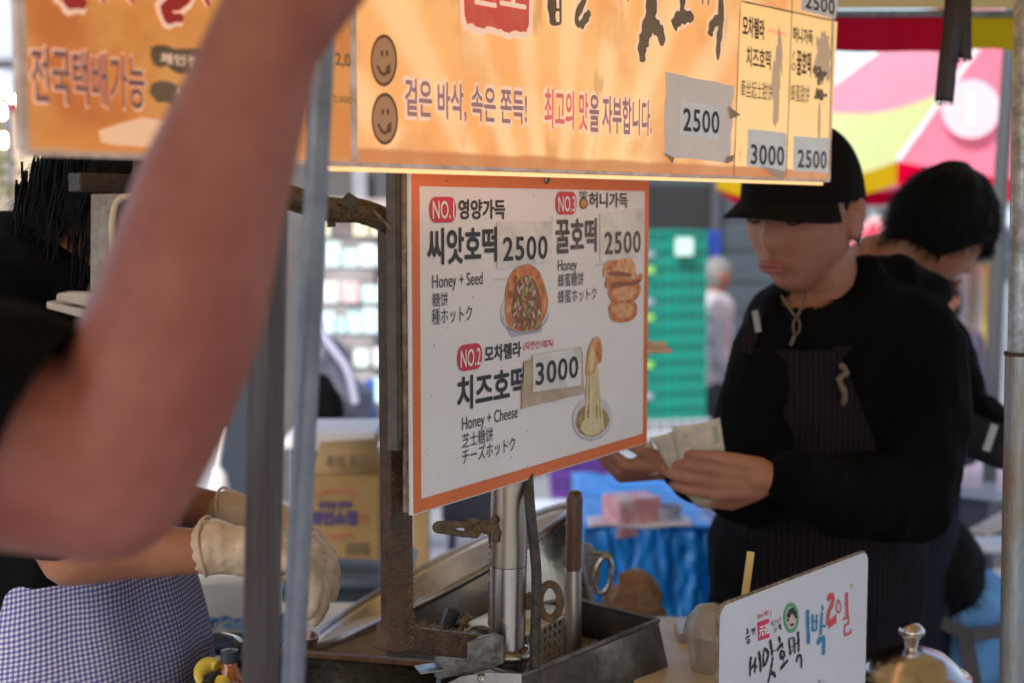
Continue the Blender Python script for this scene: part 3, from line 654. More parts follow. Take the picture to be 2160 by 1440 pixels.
fluff(post, 'dust_fluff', smp, .005)
cable = MB(); cpts = catmull([tuple(W(1108, 700, PY + .03)), tuple(W(1112, 900, PY + .02)), tuple(W(1114, 1000, PY - .005))] + [tuple(W(x, y, PY - .035)) for x, y in ((1119, 1080), (1131, 1200), (1130, 1300), (1128, 1380), (1135, 1480), (1150, 1700), (1160, 2300))], 6)
cable.tube(cpts, PX(11.5, PY), 12); cab = cable.build('power_cable', black_cable, None, label='thick black cable running down beside the steel post', cat='cable')
fluff(cab, 'dust_fluff', [(Vector(p) + Vector((rr.uniform(-.006, .006), -.007, rr.uniform(-.01, .01))), (rr.uniform(-1, 1), -1, 0)) for p in [rr.choice(cpts[18:48]) for _ in range(260)]], .004, .00016, 9)

# frame: vertical square tube left of the board, horizontal arm to the post, taped upper arm
def FW(x, y, Y=1.645): return W(x, y, Y)
frame = thing('square_tube_frame', FW(835, 1370), 'rusty greasy square tube frame bolted between the post and the menu board', 'frame')
fa = 24.0; fu = Vector((math.sin(R(58)), math.cos(R(58)), 0)); fn = Vector((fu.y, -fu.x, 0))
xt, xb_ = FW(833, 455), FW(836, 1368)
mb = MB(); c = (xt + xb_) / 2; mb.box(c, (.030, .028, xt.z - xb_.z), Matrix((fu, fn, Vector((0, 0, 1)))).transposed()); vt = mb.build('upright_tube', rust, frame, bevel=.002)
e1 = FW(868, 1345, 1.66); e2 = W(1035, 1365, PY - .0)
mb = MB(); mb.bar(FW(810, 1338, 1.64) - Vector((0, 0, .002)), e2, .028, .031); mb.build('lower_arm', rust, frame, bevel=.002)
mb = MB(); lumps(mb, [(FW(868, 1320, 1.63), FW(900, 1315, 1.64)), (FW(895, 1315, 1.64), FW(1020, 1340, 1.75)), (FW(868, 1180, 1.63), FW(870, 1330, 1.63))], .0014, 14, 120, .003); mb.build('caked_grime', grime, frame, kind='stuff')
ua = [FW(560, 400, 1.56), FW(690, 440, 1.60), FW(760, 445, 1.62), FW(815, 466, 1.63), FW(835, 480, 1.635)]
mb = MB(); mb.tube(catmull([tuple(p) for p in ua], 5), PX(27, 1.62), 8); lumps(mb, [(ua[1], ua[2]), (ua[2], ua[4])], .004, 31, 50, .009); fuse('taped_upper_arm', mb, mat('brown parcel tape', (.04, .024, .01), .4, 0, (.11, .06, .018), 55, .8, 110), frame, voxel=.0022, smooth=2)
mb = MB()
for k in range(6): mb.tube(catmull([tuple(W(785 + 3 * k, 440 + 4 * k, 1.605)), tuple(W(812 + 4 * k, 470 + 4 * k, 1.60)), tuple(W(835 + 2 * k, 505 + 8 * k, 1.608)), tuple(W(838 + k, 560 + 10 * k, 1.612))], 4), .0011 + .0004 * (k % 3), 6)
mb.build('twisted_wires', mat('dusty wire', (.2, .14, .07), .7, 0, (.08, .05, .03), 80), frame)
mb = MB(); mb.prism([W(x, y, 1.59) for x, y in ((712, 428), (735, 405), (758, 420), (740, 440))], Vector((0, -1, 0)), .003); mb.prism([W(x, y, 1.61) for x, y in ((690, 455), (708, 455), (708, 478), (690, 480))], Vector((0, -1, 0)), .001, ); mb.build('tape_flap', mat('dark tape', (.02, .016, .012), .4, 0, (.06, .04, .02), 60), frame)
smp = []
for k in range(900):
    t = rr.random() ** .6; z = xt.z + (xb_.z - xt.z) * t; s_ = rr.random()
    if s_ < .45: q = xt + fn * .0145 + fu * rr.uniform(-.015, .015); nn = fn
    else: q = xt + fu * .0155 + fn * rr.uniform(-.014, .014); nn = fu
    smp.append((Vector((q.x + (xb_.x - xt.x) * t, q.y, z)), nn))
for k in range(420):
    t = rr.random(); q = FW(868, 1330, 1.64).lerp(e2, t); smp.append((q + Vector((0, -.015, rr.uniform(-.012, .016))), (0, -1, .6)))
for k in range(260):
    t = rr.random(); q = ua[1].lerp(ua[4], t); smp.append((q + Vector((0, -.015, rr.uniform(-.014, .016))), (0, -1, .4)))
fluff(frame, 'dust_fluff', smp, .0048, .0002, 17)

# ------------------------------------------------------------------ people
def skin_mat(name, c, c2): return mat(name, c, .5, 0, c2, 14, .12, 260, sss=.12, spec=.35)
skin_a = skin_mat('warm skin', (.37, .13, .092), (.30, .088, .06))
skin_b = skin_mat('tan skin', (.42, .18, .095), (.33, .12, .065))
skin_c = skin_mat('pale skin', (.4, .18, .11), (.32, .12, .08))
def cloth(name, c, c2=None, **k): return mat(name, c, .88, 0, c2 or tuple(x * .7 for x in c), 10, .25, 420, spec=.08, **k)
black_cloth = cloth('black cotton', (.003, .003, .003), (.002, .002, .002))
black_shirt = cloth('black jersey', (.005, .004, .004), (.003, .003, .003))
hair_m = mat('black hair', (.003, .0025, .0025), .7, 0, (.006, .005, .0045), 60, .5, 300, spec=.15, stretch=(1, 1, .2))
hair_g = mat('grey hair', (.25, .25, .25), .6, 0, (.12, .12, .12), 60, .5, 300)

def frame_of(f, up=Vector((0, 0, 1))):
    f = Vector(f).normalized(); r = f.cross(up).normalized(); u = r.cross(f); return Matrix((r, f, u)).transposed()
def add_head(mb, c, s, rot, ears=True):
    def g(x, z, x0, z0, sx, sz): return math.exp(-((x - x0) / sx) ** 2 - ((z - z0) / sz) ** 2)
    nu, nv = 56, 44; vs = []
    for j in range(nv + 1):
        ph = math.pi * j / nv
        for i in range(nu):
            th = 2 * math.pi * i / nu
            X, Y, Z = math.sin(ph) * math.cos(th), math.sin(ph) * math.sin(th), math.cos(ph)
            x, y, z = X * .335, Y * .42, Z * .5
            if Z < 0:
                x *= 1 - .38 * (-Z) ** 1.6
                if Y < 0: y *= 1 - .45 * (-Z)
            if Y > 0:
                y *= .95; k = smoothstep(0, .5, Y)
                y += k * (.10 * g(x, z, 0, -.12, .045, .07) + .055 * g(x, z, 0, -.02, .035, .1) + .02 * g(x, z, 0, .1, .2, .05) - .035 * (g(x, z, .13, .02, .06, .045) + g(x, z, -.13, .02, .06, .045))
                          + .035 * g(x, z, 0, -.27, .09, .035) - .012 * g(x, z, 0, -.285, .09, .008) + .04 * g(x, z, 0, -.42, .1, .05) + .015 * (g(x, z, .17, -.1, .07, .07) + g(x, z, -.17, -.1, .07, .07)))
            vs.append(Vector(c) + rot @ (Vector((x, y, z)) * s))
    fs = [(j * nu + i, (j + 1) * nu + i, (j + 1) * nu + (i + 1) % nu, j * nu + (i + 1) % nu) for j in range(nv) for i in range(nu)]
    mb.add(vs, fs)
    if ears:
        for sx in (-1, 1):
            e = Vector(c) + rot @ (Vector((sx * .345, -.03, -.02)) * s)
            mb.ball(e, s * .13, 14, sc=(.28, .62, 1), rot=rot)
            mb.ball(e + rot @ Vector((sx * .02 * s, -.03 * s, .05 * s)), s * .09, 12, sc=(.35, .7, 1), rot=rot)
def face_details(parent, c, s, rot, brow=hair_m, lip=None):
    L = lambda x, y, z: Vector(c) + rot @ (Vector((x, y, z)) * s)
    for sx in (-1, 1):
        mb = MB(); mb.ball(L(sx * .13, .315, .01), .06 * s, 14); mb.build('eye', mat('eyelid', (.33, .15, .1), .5), parent)
        mb = MB(); mb.tube(catmull([tuple(L(sx * .075, .355, .0)), tuple(L(sx * .13, .375, -.018)), tuple(L(sx * .19, .345, .0))], 5), .007 * s, 6); mb.build('eyelashes', hair_m, parent)
        mb = MB(); mb.tube(catmull([tuple(L(sx * .06, .40, .085)), tuple(L(sx * .13, .395, .115)), tuple(L(sx * .21, .34, .09))], 5), [.008 * s] + [.016 * s] * 9 + [.006 * s], 6); mb.build('eyebrow', brow, parent)
    mb = MB()
    mb.tube(catmull([tuple(L(-.085, .385, -.27)), tuple(L(0, .425, -.26)), tuple(L(.085, .385, -.27))], 5), [.006 * s] + [.018 * s] * 9 + [.006 * s], 8)
    mb.tube(catmull([tuple(L(-.075, .38, -.295)), tuple(L(0, .42, -.30)), tuple(L(.075, .38, -.295))], 5), [.006 * s] + [.02 * s] * 9 + [.006 * s], 8)
    mb.build('lips', lip or mat('lips', (.3, .09, .07), .5), parent)
def hair_cap(name, c, s, rot, m, parent, grow=1.07, front=.16, back=-.32, shag=.03, seed=1, strands=900, slen=.02, side=None):
    """a head of hair: an uneven shell plus loose tapered locks"""
    mb = MB(); nu, nv = 64, 30; rr = random.Random(seed)
    def lim(th):                                  # lowest z of the hair by direction round the head (th: 90 deg = front)
        f = math.sin(th); return front if f > .55 else (front + (back - front) * smoothstep(.55, -.3, f))
    def P(th, t, off=0):
        z0 = lim(th); zc = .5 - t * (.5 - z0) ; Z = max(-1, min(1, zc / .5)); rr_ = math.sqrt(max(0, 1 - Z * Z))
        x, y, z = rr_ * math.cos(th) * .335, rr_ * math.sin(th) * .42, zc
        n_ = noise.noise(Vector((math.cos(th) * 3, math.sin(th) * 3, zc * 6 + seed))) * shag
        k = grow + n_ + off; return Vector(c) + rot @ (Vector((x * k, y * k, z * (k if z > 0 else 1))) * s)
    vs = [P(2 * math.pi * i / nu, j / nv) for j in range(nv + 1) for i in range(nu)]
    mb.add(vs, [(j * nu + i, (j + 1) * nu + i, (j + 1) * nu + (i + 1) % nu, j * nu + (i + 1) % nu) for j in range(nv) for i in range(nu)])
    for k in range(strands):
        th = rr.uniform(0, 2 * math.pi); t = rr.uniform(.1, 1) ** .7; a = P(th, t, -.01)
        out = (a - Vector(c)).normalized(); d = (out * .22 + rot @ Vector((rr.uniform(-.4, .4), rr.uniform(-.4, .4), -1.0))).normalized()
        L = slen * rr.uniform(.5, 1.6); b = a + out * L * .35 + d * L * .4; e = b + d * L * .8 - out * L * .1; w_ = d.cross(out).normalized() * s * .004
        mb.add([a - w_, a + w_, b - w_ * .8, b + w_ * .8, e], [(0, 1, 3, 2), (2, 3, 4)])
    return mb.build(name, m, parent, smooth=60)
def add_hand(mb, wrist, d, n, size=1.0, curl=(25, 35, 25), thumb=1, spread=.06, tuck=0, fan=(0, 0, 0, 0)):
    d = Vector(d).normalized(); n = Vector(n); n = (n - d * n.dot(d)).normalized(); s_ = d.cross(n) * thumb; wrist = Vector(wrist)
    offs = (-.030, -.010, .010, .029); lens = (.92, 1.06, 1.0, .8)
    mb.capsule(wrist - d * .02 * size, .024 * size, wrist + d * .015 * size, .022 * size)
    for i in range(4):
        k0 = wrist + s_ * -offs[i] * .6 * size + d * .01 * size; kn = wrist + s_ * -offs[i] * size + d * (.085 - abs(i - 1.3) * .005) * size
        mb.capsule(k0, .0165 * size, kn, .0125 * size)
        p = kn; ang = 0; dd = (d - s_ * offs[i] * spread * 30 * .02).normalized()
        for j, (L, r_) in enumerate(((.044, .0105), (.027, .0092), (.021, .0078))):
            ang += R(curl[j] + fan[i]); v = dd * math.cos(ang) + n * math.sin(ang); q = p + v * L * lens[i] * size
            mb.capsule(p, r_ * size * (1.05 if j == 0 else 1), q, (r_ - .0013) * size, 12); p = q
    a = wrist + s_ * .024 * size + d * .018 * size + n * .004; b = a + (s_ * .55 + d * .75 + n * .35).normalized() * .045 * size
    c_ = b + (d * .9 + s_ * (.15 - tuck) + n * .45).normalized() * .033 * size; e = c_ + (d * .9 - s_ * tuck + n * .5).normalized() * .027 * size
    mb.capsule(a, .017 * size, b, .0135 * size); mb.capsule(b, .0125 * size, c_, .0108 * size); mb.capsule(c_, .0106 * size, e, .0085 * size)
def chain(mb, pts):
    for (a, ra), (b, rb) in zip(pts, pts[1:]): mb.capsule(a, ra, b, rb)


# ------------------------------------------------------------------ street and buildings
pav = mat('grey paving', (.24, .245, .26), .75, 0, (.17, .175, .19), 3, .3, 40, detail=8)
mb = MB(); ys = [-12, 0, 2.6] + [2.6 + 22.4 * k / 14 for k in range(1, 15)] + [60, 250]
for y0, y1 in zip(ys, ys[1:]): mb.add([(-120, y0, gz(y0)), (120, y0, gz(y0)), (120, y1, gz(y1)), (-120, y1, gz(y1))], [(0, 1, 2, 3)])
mb.build('ground', pav, None, kind='structure', smooth=0, fix=False)
mb = MB()
for x in range(-8, 9):                                            # joints of the paving slabs near enough to read
    for j in range(26):
        if 4.6 < 3 + j * .5 < 15: y0 = 3 + j * .5; mb.add([(x * .5, y0, gz(y0) + .002), (x * .5 + .49, y0, gz(y0) + .002), (x * .5 + .49, y0 + .49, gz(y0 + .49) + .002), (x * .5, y0 + .49, gz(y0 + .49) + .002)], [(0, 1, 2, 3)])
mb.build('paving_slabs', mat('paving slab', (.3, .305, .325), .7, 0, (.22, .225, .24), 5, .2, 60), None, kind='structure', smooth=0, fix=False)
def building(name, label, px0, px1, ytop, Y, depth, m, z0=None, cat='building'):
    a, b_ = W(px0, ytop, Y), W(px1, ytop, Y); g = gz(Y) - .3 if z0 is None else z0; t = thing(name, ((a.x + b_.x) / 2, Y + depth / 2, g), label, cat)
    mb = MB(); mb.box(((a.x + b_.x) / 2, Y + depth / 2, (a.z + g) / 2), (b_.x - a.x, depth, a.z - g)); mb.build('wall', m, t); return t
def onwall(t, name, px0, py0, px1, py1, Y, m, th=.06, **k):
    a, b_ = W(px0, py0, Y), W(px1, py1, Y); mb = MB(); mb.box(((a.x + b_.x) / 2, Y - th / 2 + .01, (a.z + b_.z) / 2), (b_.x - a.x, th, a.z - b_.z)); return mb.build(name, m, t, **k)
wall_blue = mat('pale blue render', (.5, .56, .64), .8, 0, (.44, .5, .58), 1, .1, 10)
dark_glass = mat('dark shop glass', (.03, .045, .055), .15, 0, (.05, .07, .08), 2, spec=.6); dk = mat('dark fascia', (.05, .055, .065), .6)
teal = mat('dark teal shutter', (.045, .065, .08), .5, 0, (.035, .05, .06), 4, .1, 20); grey_w = mat('grey render', (.3, .31, .33), .8, 0, (.24, .25, .27), 2)
b1 = building('office_building', 'pale blue rendered building far behind the left end of the overhead sign', -700, 560, -700, 17, 8, wall_blue)
onwall(b1, 'fascia', -700, 128, 560, 152, 16.9, dk, .2)
for k in range(7): onwall(b1, 'window', -640 + k * 150, -420, -560 + k * 150, -250, 16.98, dark_glass, .05)
m_white = mat('white roofing sheet', (.75, .78, .82), .4)
aw = thing('awning', W(0, 200, 12), 'white ribbed awning over the shop behind the left edge', 'awning')
for k in range(14):
    p0 = W(-220 + 34 * k, 150, 13.2); p1 = W(-190 + 34 * k, 205, 11.6); mb = MB(); mb.bar(p0, p1, .13, .02); mb.build('rib_panel', m_white if k % 2 == 0 else mat('grey roofing sheet', (.4, .44, .5), .4), aw)
b2 = building('shop', 'beige shop front with warm lights behind the left-hand worker', -500, 420, 205, 12.5, 3, mat('beige shop wall', (.55, .45, .33), .7, 0, (.42, .34, .25), 3))
bulb = mat('lit bulb', (1, .8, .5), .5, emit=(1, .82, .55), es=14)
for i, (x, y) in enumerate(((20, 213), (44, 214), (4, 240), (-20, 215), (32, 262), (8, 300), (60, 348), (90, 346))):
    mb = MB(); mb.ball(W(x, y, 11.4), .035, 12); mb.ball(W(x, y, 11.4) + Vector((0, 0, .045)), .018, 8); mb.build('light_bulb', bulb, None, label='lit bulb in front of the beige shop, %s of the string' % ORD[i], cat='bulb', group='warm bulbs in front of the beige shop')
bn = thing('banner', W(32, 560, 7), 'tall red fabric banner at the left edge of the street', 'banner')
mb = MB(); xa, xb = W(18, 215, 7), W(52, 700, 7); mb.grid(lambda a, t: Vector((xa.x + (xb.x - xa.x) * a + .01 * math.sin(t * 7), 7 + .02 * math.sin(a * 9), xa.z + (xb.z - xa.z) * t)), 10, 10); mb.build('cloth', mat('crimson banner cloth', (.5, .02, .05), .7, 0, (.35, .02, .05), 4), bn, solid=.004)
mb = MB(); mb.tube([W(16, 205, 7), W(16, 205, 7) * 1 + Vector((0, 0, gz(7) - W(16, 205, 7).z))], .015, 8); mb.build('banner_pole', galv, bn)
# packets on the beige stand behind the worker's hair
st = thing('packet_stand', W(90, 700, 6.5), 'stand with rows of small beige packets behind the worker with black hair', 'rack')
mb = MB(); mb.box(W(95, 480, 6.62), (.26, .04, 1.05)); mb.build('back_panel', mat('beige peg board', (.5, .4, .28), .7), st)
pk = mat('beige packet', (.66, .54, .36), .6, 0, (.5, .4, .25), 20); base = None
for j in range(13):
    for i in range(4):
        p_ = W(60 + 23 * i, 342 + 20 * j, 6.5)
        if base is None:
            mb = MB(); mb.box(p_, (.036, .03, .034)); base = mb.build('packet', pk, None, label='small beige packet, top row of the stand, first from the left', cat='packet', group='small beige packets on the stand', bevel=.004); b0 = Vector(p_)
        else: c = base.copy(); COL.objects.link(c); c.location = base.location + (p_ - b0); c['label'] = 'small beige packet, %s row of the stand from the top, %s from the left' % (ORD[j], ORD[i])
gr = thing('plant_pot', W(5, 600, 6.2), 'green leafy pot plant at the left edge behind the banner', 'plant'); mb = MB(); rr = random.Random(5)
for k in range(160): p_ = W(rr.gauss(-5, 24), rr.uniform(330, 560), 6.2 + rr.uniform(-.1, .1)); d_ = Vector((rr.uniform(-1, 1), rr.uniform(-1, 1), rr.uniform(-.4, 1))).normalized() * .04; s_ = d_.cross(Vector((0, 1, 0))) * .4; mb.add([p_, p_ + d_ * .5 + s_, p_ + d_, p_ + d_ * .5 - s_], [(0, 1, 2, 3)])
mb.build('foliage', mat('green leaves', (.06, .11, .03), .6, 0, (.16, .15, .04), 20), gr, smooth=0, fix=False); mb = MB(); mb.lathe([(0, 0), (.12, 0), (.16, .26), (.14, .26)], Vector((W(0, 600, 6.2).x, 6.2, gz(6.2)))); mb.build('pot', mat('brown pot', (.2, .1, .05), .7), gr); mb = MB(); mb.tube([Vector((W(0, 600, 6.2).x, 6.2, gz(6.2) + .1)), W(0, 480, 6.2)], .012, 6); mb.build('stem', mat('green stem', (.08, .08, .03), .7), gr)

# shop with the display rack seen between the front poles and the menu frame
b3 = building('shop', 'dark fronted shop behind the display rack of packaged goods', 440, 905, 330, 9.0, 3, mat('dark brown shop wall', (.1, .09, .085), .7, 0, (.06, .055, .055), 3))
onwall(b3, 'pillar', 792, 330, 835, 900, 8.9, dk); onwall(b3, 'pale_shelf_back', 672, 470, 792, 880, 8.96, mat('pale shop interior', (.35, .33, .32), .7, 0, (.2, .18, .17), 5), .03)  # paler backing panel behind the shelves
onwall(b3, 'window_frame', 745, 335, 775, 420, 8.9, grey_w); onwall(b3, 'fascia_band', 660, 420, 850, 450, 8.85, mat('pale fascia', (.55, .45, .42), .6, 0, (.3, .25, .24), 6))
rk = thing('display_rack', Vector((W(750, 900, 6.6).x, 6.6, gz(6.6))), 'wire display rack with rows of white and pale cyan packaged goods', 'rack')
for y in (500, 565, 640, 705, 775, 850): mb = MB(); mb.box(W(745, y, 6.68), (.42, .2, .008)); mb.build('shelf', mat('grey rack shelf', (.16, .16, .17), .5), rk)
for x in (655, 838): mb = MB(); mb.tube([W(x, 455, 6.75), Vector((W(x, 455, 6.75).x, 6.75, gz(6.75)))], .01, 8); mb.build('upright', dk, rk)
goods = [mat('packet %s' % n_, c, .35, 0, c2, 30, spec=.6) for n_, c, c2 in (('cyan', (.42, .75, .76), (.75, .85, .84)), ('white', (.78, .8, .82), (.6, .66, .7)), ('pale green', (.55, .74, .68), (.8, .85, .8)), ('pink', (.72, .42, .4), (.8, .6, .58)), ('yellow', (.75, .68, .4), (.8, .78, .6)), ('dark', (.1, .08, .09), (.25, .2, .2)))]
names = ('pale cyan', 'white', 'pale green', 'pink', 'yellow', 'dark'); rr = random.Random(14)
for j, y in enumerate((498, 563, 638, 703, 773, 848)):
    x = 672 + rr.uniform(0, 8); ii = 0
    while x < 822:
        w_ = rr.choice((22, 28, 34, 40)); h_ = rr.uniform(34, 56); q = rr.choices(range(6), (5, 4, 3, 1.0, .8, 2.0 if x < 700 else .8))[0] if j > 0 else rr.choice((1, 3, 4, 5, 5))
        p_ = W(x + w_ / 2, y - h_ / 2, 6.6 + rr.uniform(-.03, .03)); mb = MB(); mb.box(p_, (PX(w_ - 3, 6.6), .05, PX(h_, 6.6)), Matrix.Rotation(rr.uniform(-.1, .1), 3, 'Z'))
        mb.build('package', goods[q], None, label='%s package, %s row of the display rack, %s from the left' % (names[q], ORD[j], ORD[ii]), cat='package', group='packages on the display rack', bevel=.004); x += w_ + rr.uniform(0, 5); ii += 1
# bags leaning by the rack
bagm = mat('dark blue grey bag', (.05, .055, .085), .55, 0, (.12, .13, .18), 8, .5, 20)
bg_ = thing('shopping_bag', W(715, 880, 4.6), 'dark blue grey bag with pale strap in front of the display rack', 'bag')
mb = MB(); chain(mb, [(W(690, 760, 4.6), .07), (W(700, 850, 4.6), .09), (W(735, 850, 4.6), .075)]); fuse('bag_body', mb, bagm, bg_, voxel=.012, fold=.012, fscale=7)
mb = MB(); mb.tube(catmull([tuple(W(x, y, 4.48)) for x, y in ((664, 660), (680, 705), (705, 740), (735, 785), (750, 850))], 5), PX(9, 4.5), 8); mb.build('strap', mat('pale lilac strap', (.45, .45, .58), .5), bg_)
mb = MB(); chain(mb, [(W(672, 815, 4.4), .04), (W(682, 860, 4.4), .06)]); fuse('black_bag', mb, black_shirt, None, voxel=.01, fold=.01); o = bpy.data.objects['black_bag']; setp(o, 'small black bag under the blue grey bag', 'bag')
mb = MB(); mb.box(W(780, 850, 4.7), (.03, .05, .16)); mb.build('bottle_carton', mat('bright blue carton', (.06, .16, .5), .4), None, label='narrow bright blue carton beside the blue grey bag', cat='carton', bevel=.005)
tb = thing('table', Vector((W(730, 900, 4.5).x, 4.5, gz(4.5))), 'white topped folding table carrying bags behind the carton', 'table')
mb = MB(); mb.box(W(735, 915, 4.5), (.36, .4, .03)); mb.build('tabletop', mat('greyish white tabletop', (.62, .58, .6), .5), tb, bevel=.004)
for x in (-.15, .15):
    for y in (-.17, .17): p_ = W(735, 925, 4.5) + Vector((x, y, 0)); mb = MB(); mb.tube([p_, Vector((p_.x, p_.y, gz(4.5)))], .012, 8); mb.build('leg', galv, tb)
# cardboard carton with violet print
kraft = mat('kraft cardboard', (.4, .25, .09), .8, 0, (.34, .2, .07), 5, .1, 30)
kb = thing('cardboard_carton', W(720, 1185, 3.2), 'large brown cardboard carton with violet Korean print', 'carton')
Yk = 3.2; KP = Plane(650, 1190, Yk, 88); mb = MB()
qa = [KP.p(x, y) for x, y in ((640, 1172), (800, 1182), (800, 1000), (655, 1000))]; mb.prism(qa, KP.n, .25); mb.build('box_body', kraft, kb, bevel=.003)
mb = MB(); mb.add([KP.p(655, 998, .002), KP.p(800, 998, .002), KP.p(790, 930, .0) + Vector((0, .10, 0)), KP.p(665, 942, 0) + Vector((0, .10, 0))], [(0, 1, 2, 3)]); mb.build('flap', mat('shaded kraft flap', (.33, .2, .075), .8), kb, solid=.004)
vio = mat('violet box print', (.07, .05, .16), .6); olv = mat('olive box print', (.16, .11, .05), .6); rpr = mat('rusty red box print', (.42, .14, .07), .6)
lettering(KP, '맛있는안주', 672, 1072, 1056, 742, vio, kb, off=.003, bold=.05); lettering(KP, '화인쇼핑', 656, 1106, 1078, 752, vio, kb, off=.003, bold=.07); lettering(KP, '세트', 756, 1100, 1084, 776, rpr, kb, off=.003, bold=.03)
strokes(KP, [(5, [(664, 1046), (690, 1036), (720, 1034), (750, 1040)]), (5, [(664, 1122), (700, 1130), (745, 1126)])], rpr, kb, off=.003, name='red_arc', taper=.2)
a = MB(); poly(a, KP, [(730, 1144), (778, 1144), (778, 1168), (730, 1168)], .003); a.build('print_block', olv, kb, smooth=0, fix=False)
lettering(KP, '주의 취급', 690, 985, 958, 778, olv, kb, off=.02, bold=.06)
mb = MB(); mb.box(W(726, 916, 3.4), (.17, .22, .045)); mb.build('white_lid_box', mat('white carton lid', (.6, .56, .54), .6), None, label='white flat carton resting on top of the cardboard carton', cat='carton', bevel=.003)
cr_ = thing('carton_stand', W(740, 1300, 3.3), 'black plastic crate stand under the cardboard carton', 'stand'); mb = MB(); mb.box(W(735, 1232, 3.35) , (.3, .3, .10)); mb.build('crate_body', mat('black plastic', (.02, .024, .03), .35, 0, (.035, .045, .055), 5), cr_, bevel=.01)
mb = MB(); mb.box(W(735, 1196, 3.33), (.31, .31, .02)); mb.build('crate_rim', mat('slate plastic rim', (.07, .09, .11), .35), cr_, bevel=.004); mb = MB(); mb.box(W(735, 1262, 3.35) - Vector((0, 0, .45)), (.26, .26, .86)); mb.build('crate_base', mat('black plastic base', (.015, .018, .022), .5), cr_)
mb = MB(); mb.box(W(888, 1120, 4.3), (.05, .1, .26)); mb.build('second_carton', kraft, None, label='edge of another brown carton right of the rusty frame', cat='carton')
# dark standing panel and pale clutter seen between arm and poles
ds = thing('standing_panel', W(540, 1250, 4.4), 'dark blue black standing panel between the raised arm and the poles', 'panel'); mb = MB(); mb.box(W(520, 1020, 4.4), (.16, .06, 1.0)); mb.build('panel', mat('blue black laminate', (.025, .035, .05), .35), ds, bevel=.01)
mb = MB(); mb.box((W(520, 1250, 4.4).x, 4.4, gz(4.4) + .12), (.2, .3, .24)); mb.build('base', dk, ds)
mb = MB(); mb.tube([W(450, 1120, 3.6), W(462, 1030, 3.6), W(462, 1000, 3.6), W(455, 985, 3.6)], [.03, .03, .018, .012], 14); mb.build('white_bottle', white_plastic, None, label='white plastic bottle behind the gloved hands', cat='bottle')
mb = MB(); mb.tube([W(470, 900, 3.7), W(455, 1010, 3.7)], .008, 8); mb.build('white_rod', white_plastic, None, label='thin white rod slanting beside the raised forearm', cat='rod')

# centre: legs of stools, plastic crates on the pavement
mats_shade = {}
def crate(name, c, w_, d_, h_, m, label, group=None, lid=None, rz=0):
    t = thing(name, Vector((c[0], c[1], c[2])), label, 'crate', group); c = Vector(c); th = .012; mb = MB(); pi = MB()
    for s_ in (-1, 1):
        for (L_, ofs, ax_) in ((w_, Vector((0, s_ * (d_ / 2 - th / 2), 0)), 0), (d_ - 2 * th, Vector((s_ * (w_ / 2 - th / 2), 0, 0)), 1)):
            for zc, zh in ((h_ * .92, h_ * .16), (h_ * .12, h_ * .24)):
                mb.box(c + ofs + Vector((0, 0, zc)), (L_, th, zh) if ax_ == 0 else (th, L_, zh))
            nn = 7
            for k in range(nn):
                q = (k / (nn - 1) - .5) * (L_ - th); mb.box(c + ofs * .996 + (Vector((q, 0, h_ * .54)) if ax_ == 0 else Vector((0, q, h_ * .54))), (th * 1.2, th * .7, h_ * .62) if ax_ == 0 else (th * .7, th * 1.2, h_ * .62))
            pi.box(c + ofs * .985 + Vector((0, 0, h_ * .54)), (L_ * .97, th * .3, h_ * .62) if ax_ == 0 else (th * .3, L_ * .97, h_ * .62))  # slot panels in a darkened copy of the plastic, shade put into colour
    mb.build('side_walls', m, t); pi.build('shade_panels', mats_shade.setdefault(m.name, mat(m.name + ' inner', tuple(x * .45 for x in m.node_tree.nodes['Principled BSDF'].inputs['Base Color'].default_value[:3]), .5)), t); mb = MB(); mb.box(c + Vector((0, 0, .006)), (w_ - .03, d_ - .03, .012)); mb.build('bottom', m, t)
    t.rotation_euler.z = rz; return t
green = mat('green crate plastic', (.0, .26, .19), .4, 0, (.01, .2, .15), 5); blue_p = mat('blue crate plastic', (.01, .05, .35), .4); purple = mat('violet crate plastic', (.1, .035, .26), .45, 0, (.07, .02, .18), 6); greyp = mat('pale grey crate plastic', (.4, .44, .48), .4); lime = mat('lime crate rim', (.2, .5, .12), .4); lil = mat('lilac packets', (.28, .26, .42), .5, 0, (.1, .3, .25), 12)
Yc = 8.2; gx0 = W(1400, 700, Yc).x; base = W(1430, 870, Yc).z; ch = PX(32.3, Yc); first = None
for k in range(12):
    z = base + ch * k; lb = 'green crate of the tall stack, %s from the bottom' % ORD[k]
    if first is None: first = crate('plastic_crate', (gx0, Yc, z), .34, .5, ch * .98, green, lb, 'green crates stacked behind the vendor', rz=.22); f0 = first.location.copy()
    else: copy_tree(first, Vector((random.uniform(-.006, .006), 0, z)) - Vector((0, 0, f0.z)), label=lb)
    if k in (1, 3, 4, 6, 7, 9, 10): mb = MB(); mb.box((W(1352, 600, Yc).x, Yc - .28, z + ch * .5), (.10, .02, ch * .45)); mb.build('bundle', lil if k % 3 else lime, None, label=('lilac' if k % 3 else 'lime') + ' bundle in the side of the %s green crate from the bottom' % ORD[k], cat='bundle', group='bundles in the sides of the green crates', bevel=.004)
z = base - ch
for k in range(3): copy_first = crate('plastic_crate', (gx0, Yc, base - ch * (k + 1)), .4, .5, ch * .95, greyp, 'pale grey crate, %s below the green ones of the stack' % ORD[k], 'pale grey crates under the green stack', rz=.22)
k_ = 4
while base - ch * k_ > gz(Yc) - .05 and k_ < 14: crate('plastic_crate', (gx0, Yc, max(base - ch * k_, gz(Yc))), .4, .5, ch * .95, greyp, 'pale grey crate, %s below the green ones of the stack' % ORD[k_ - 1], 'pale grey crates under the green stack', rz=.22); k_ += 1
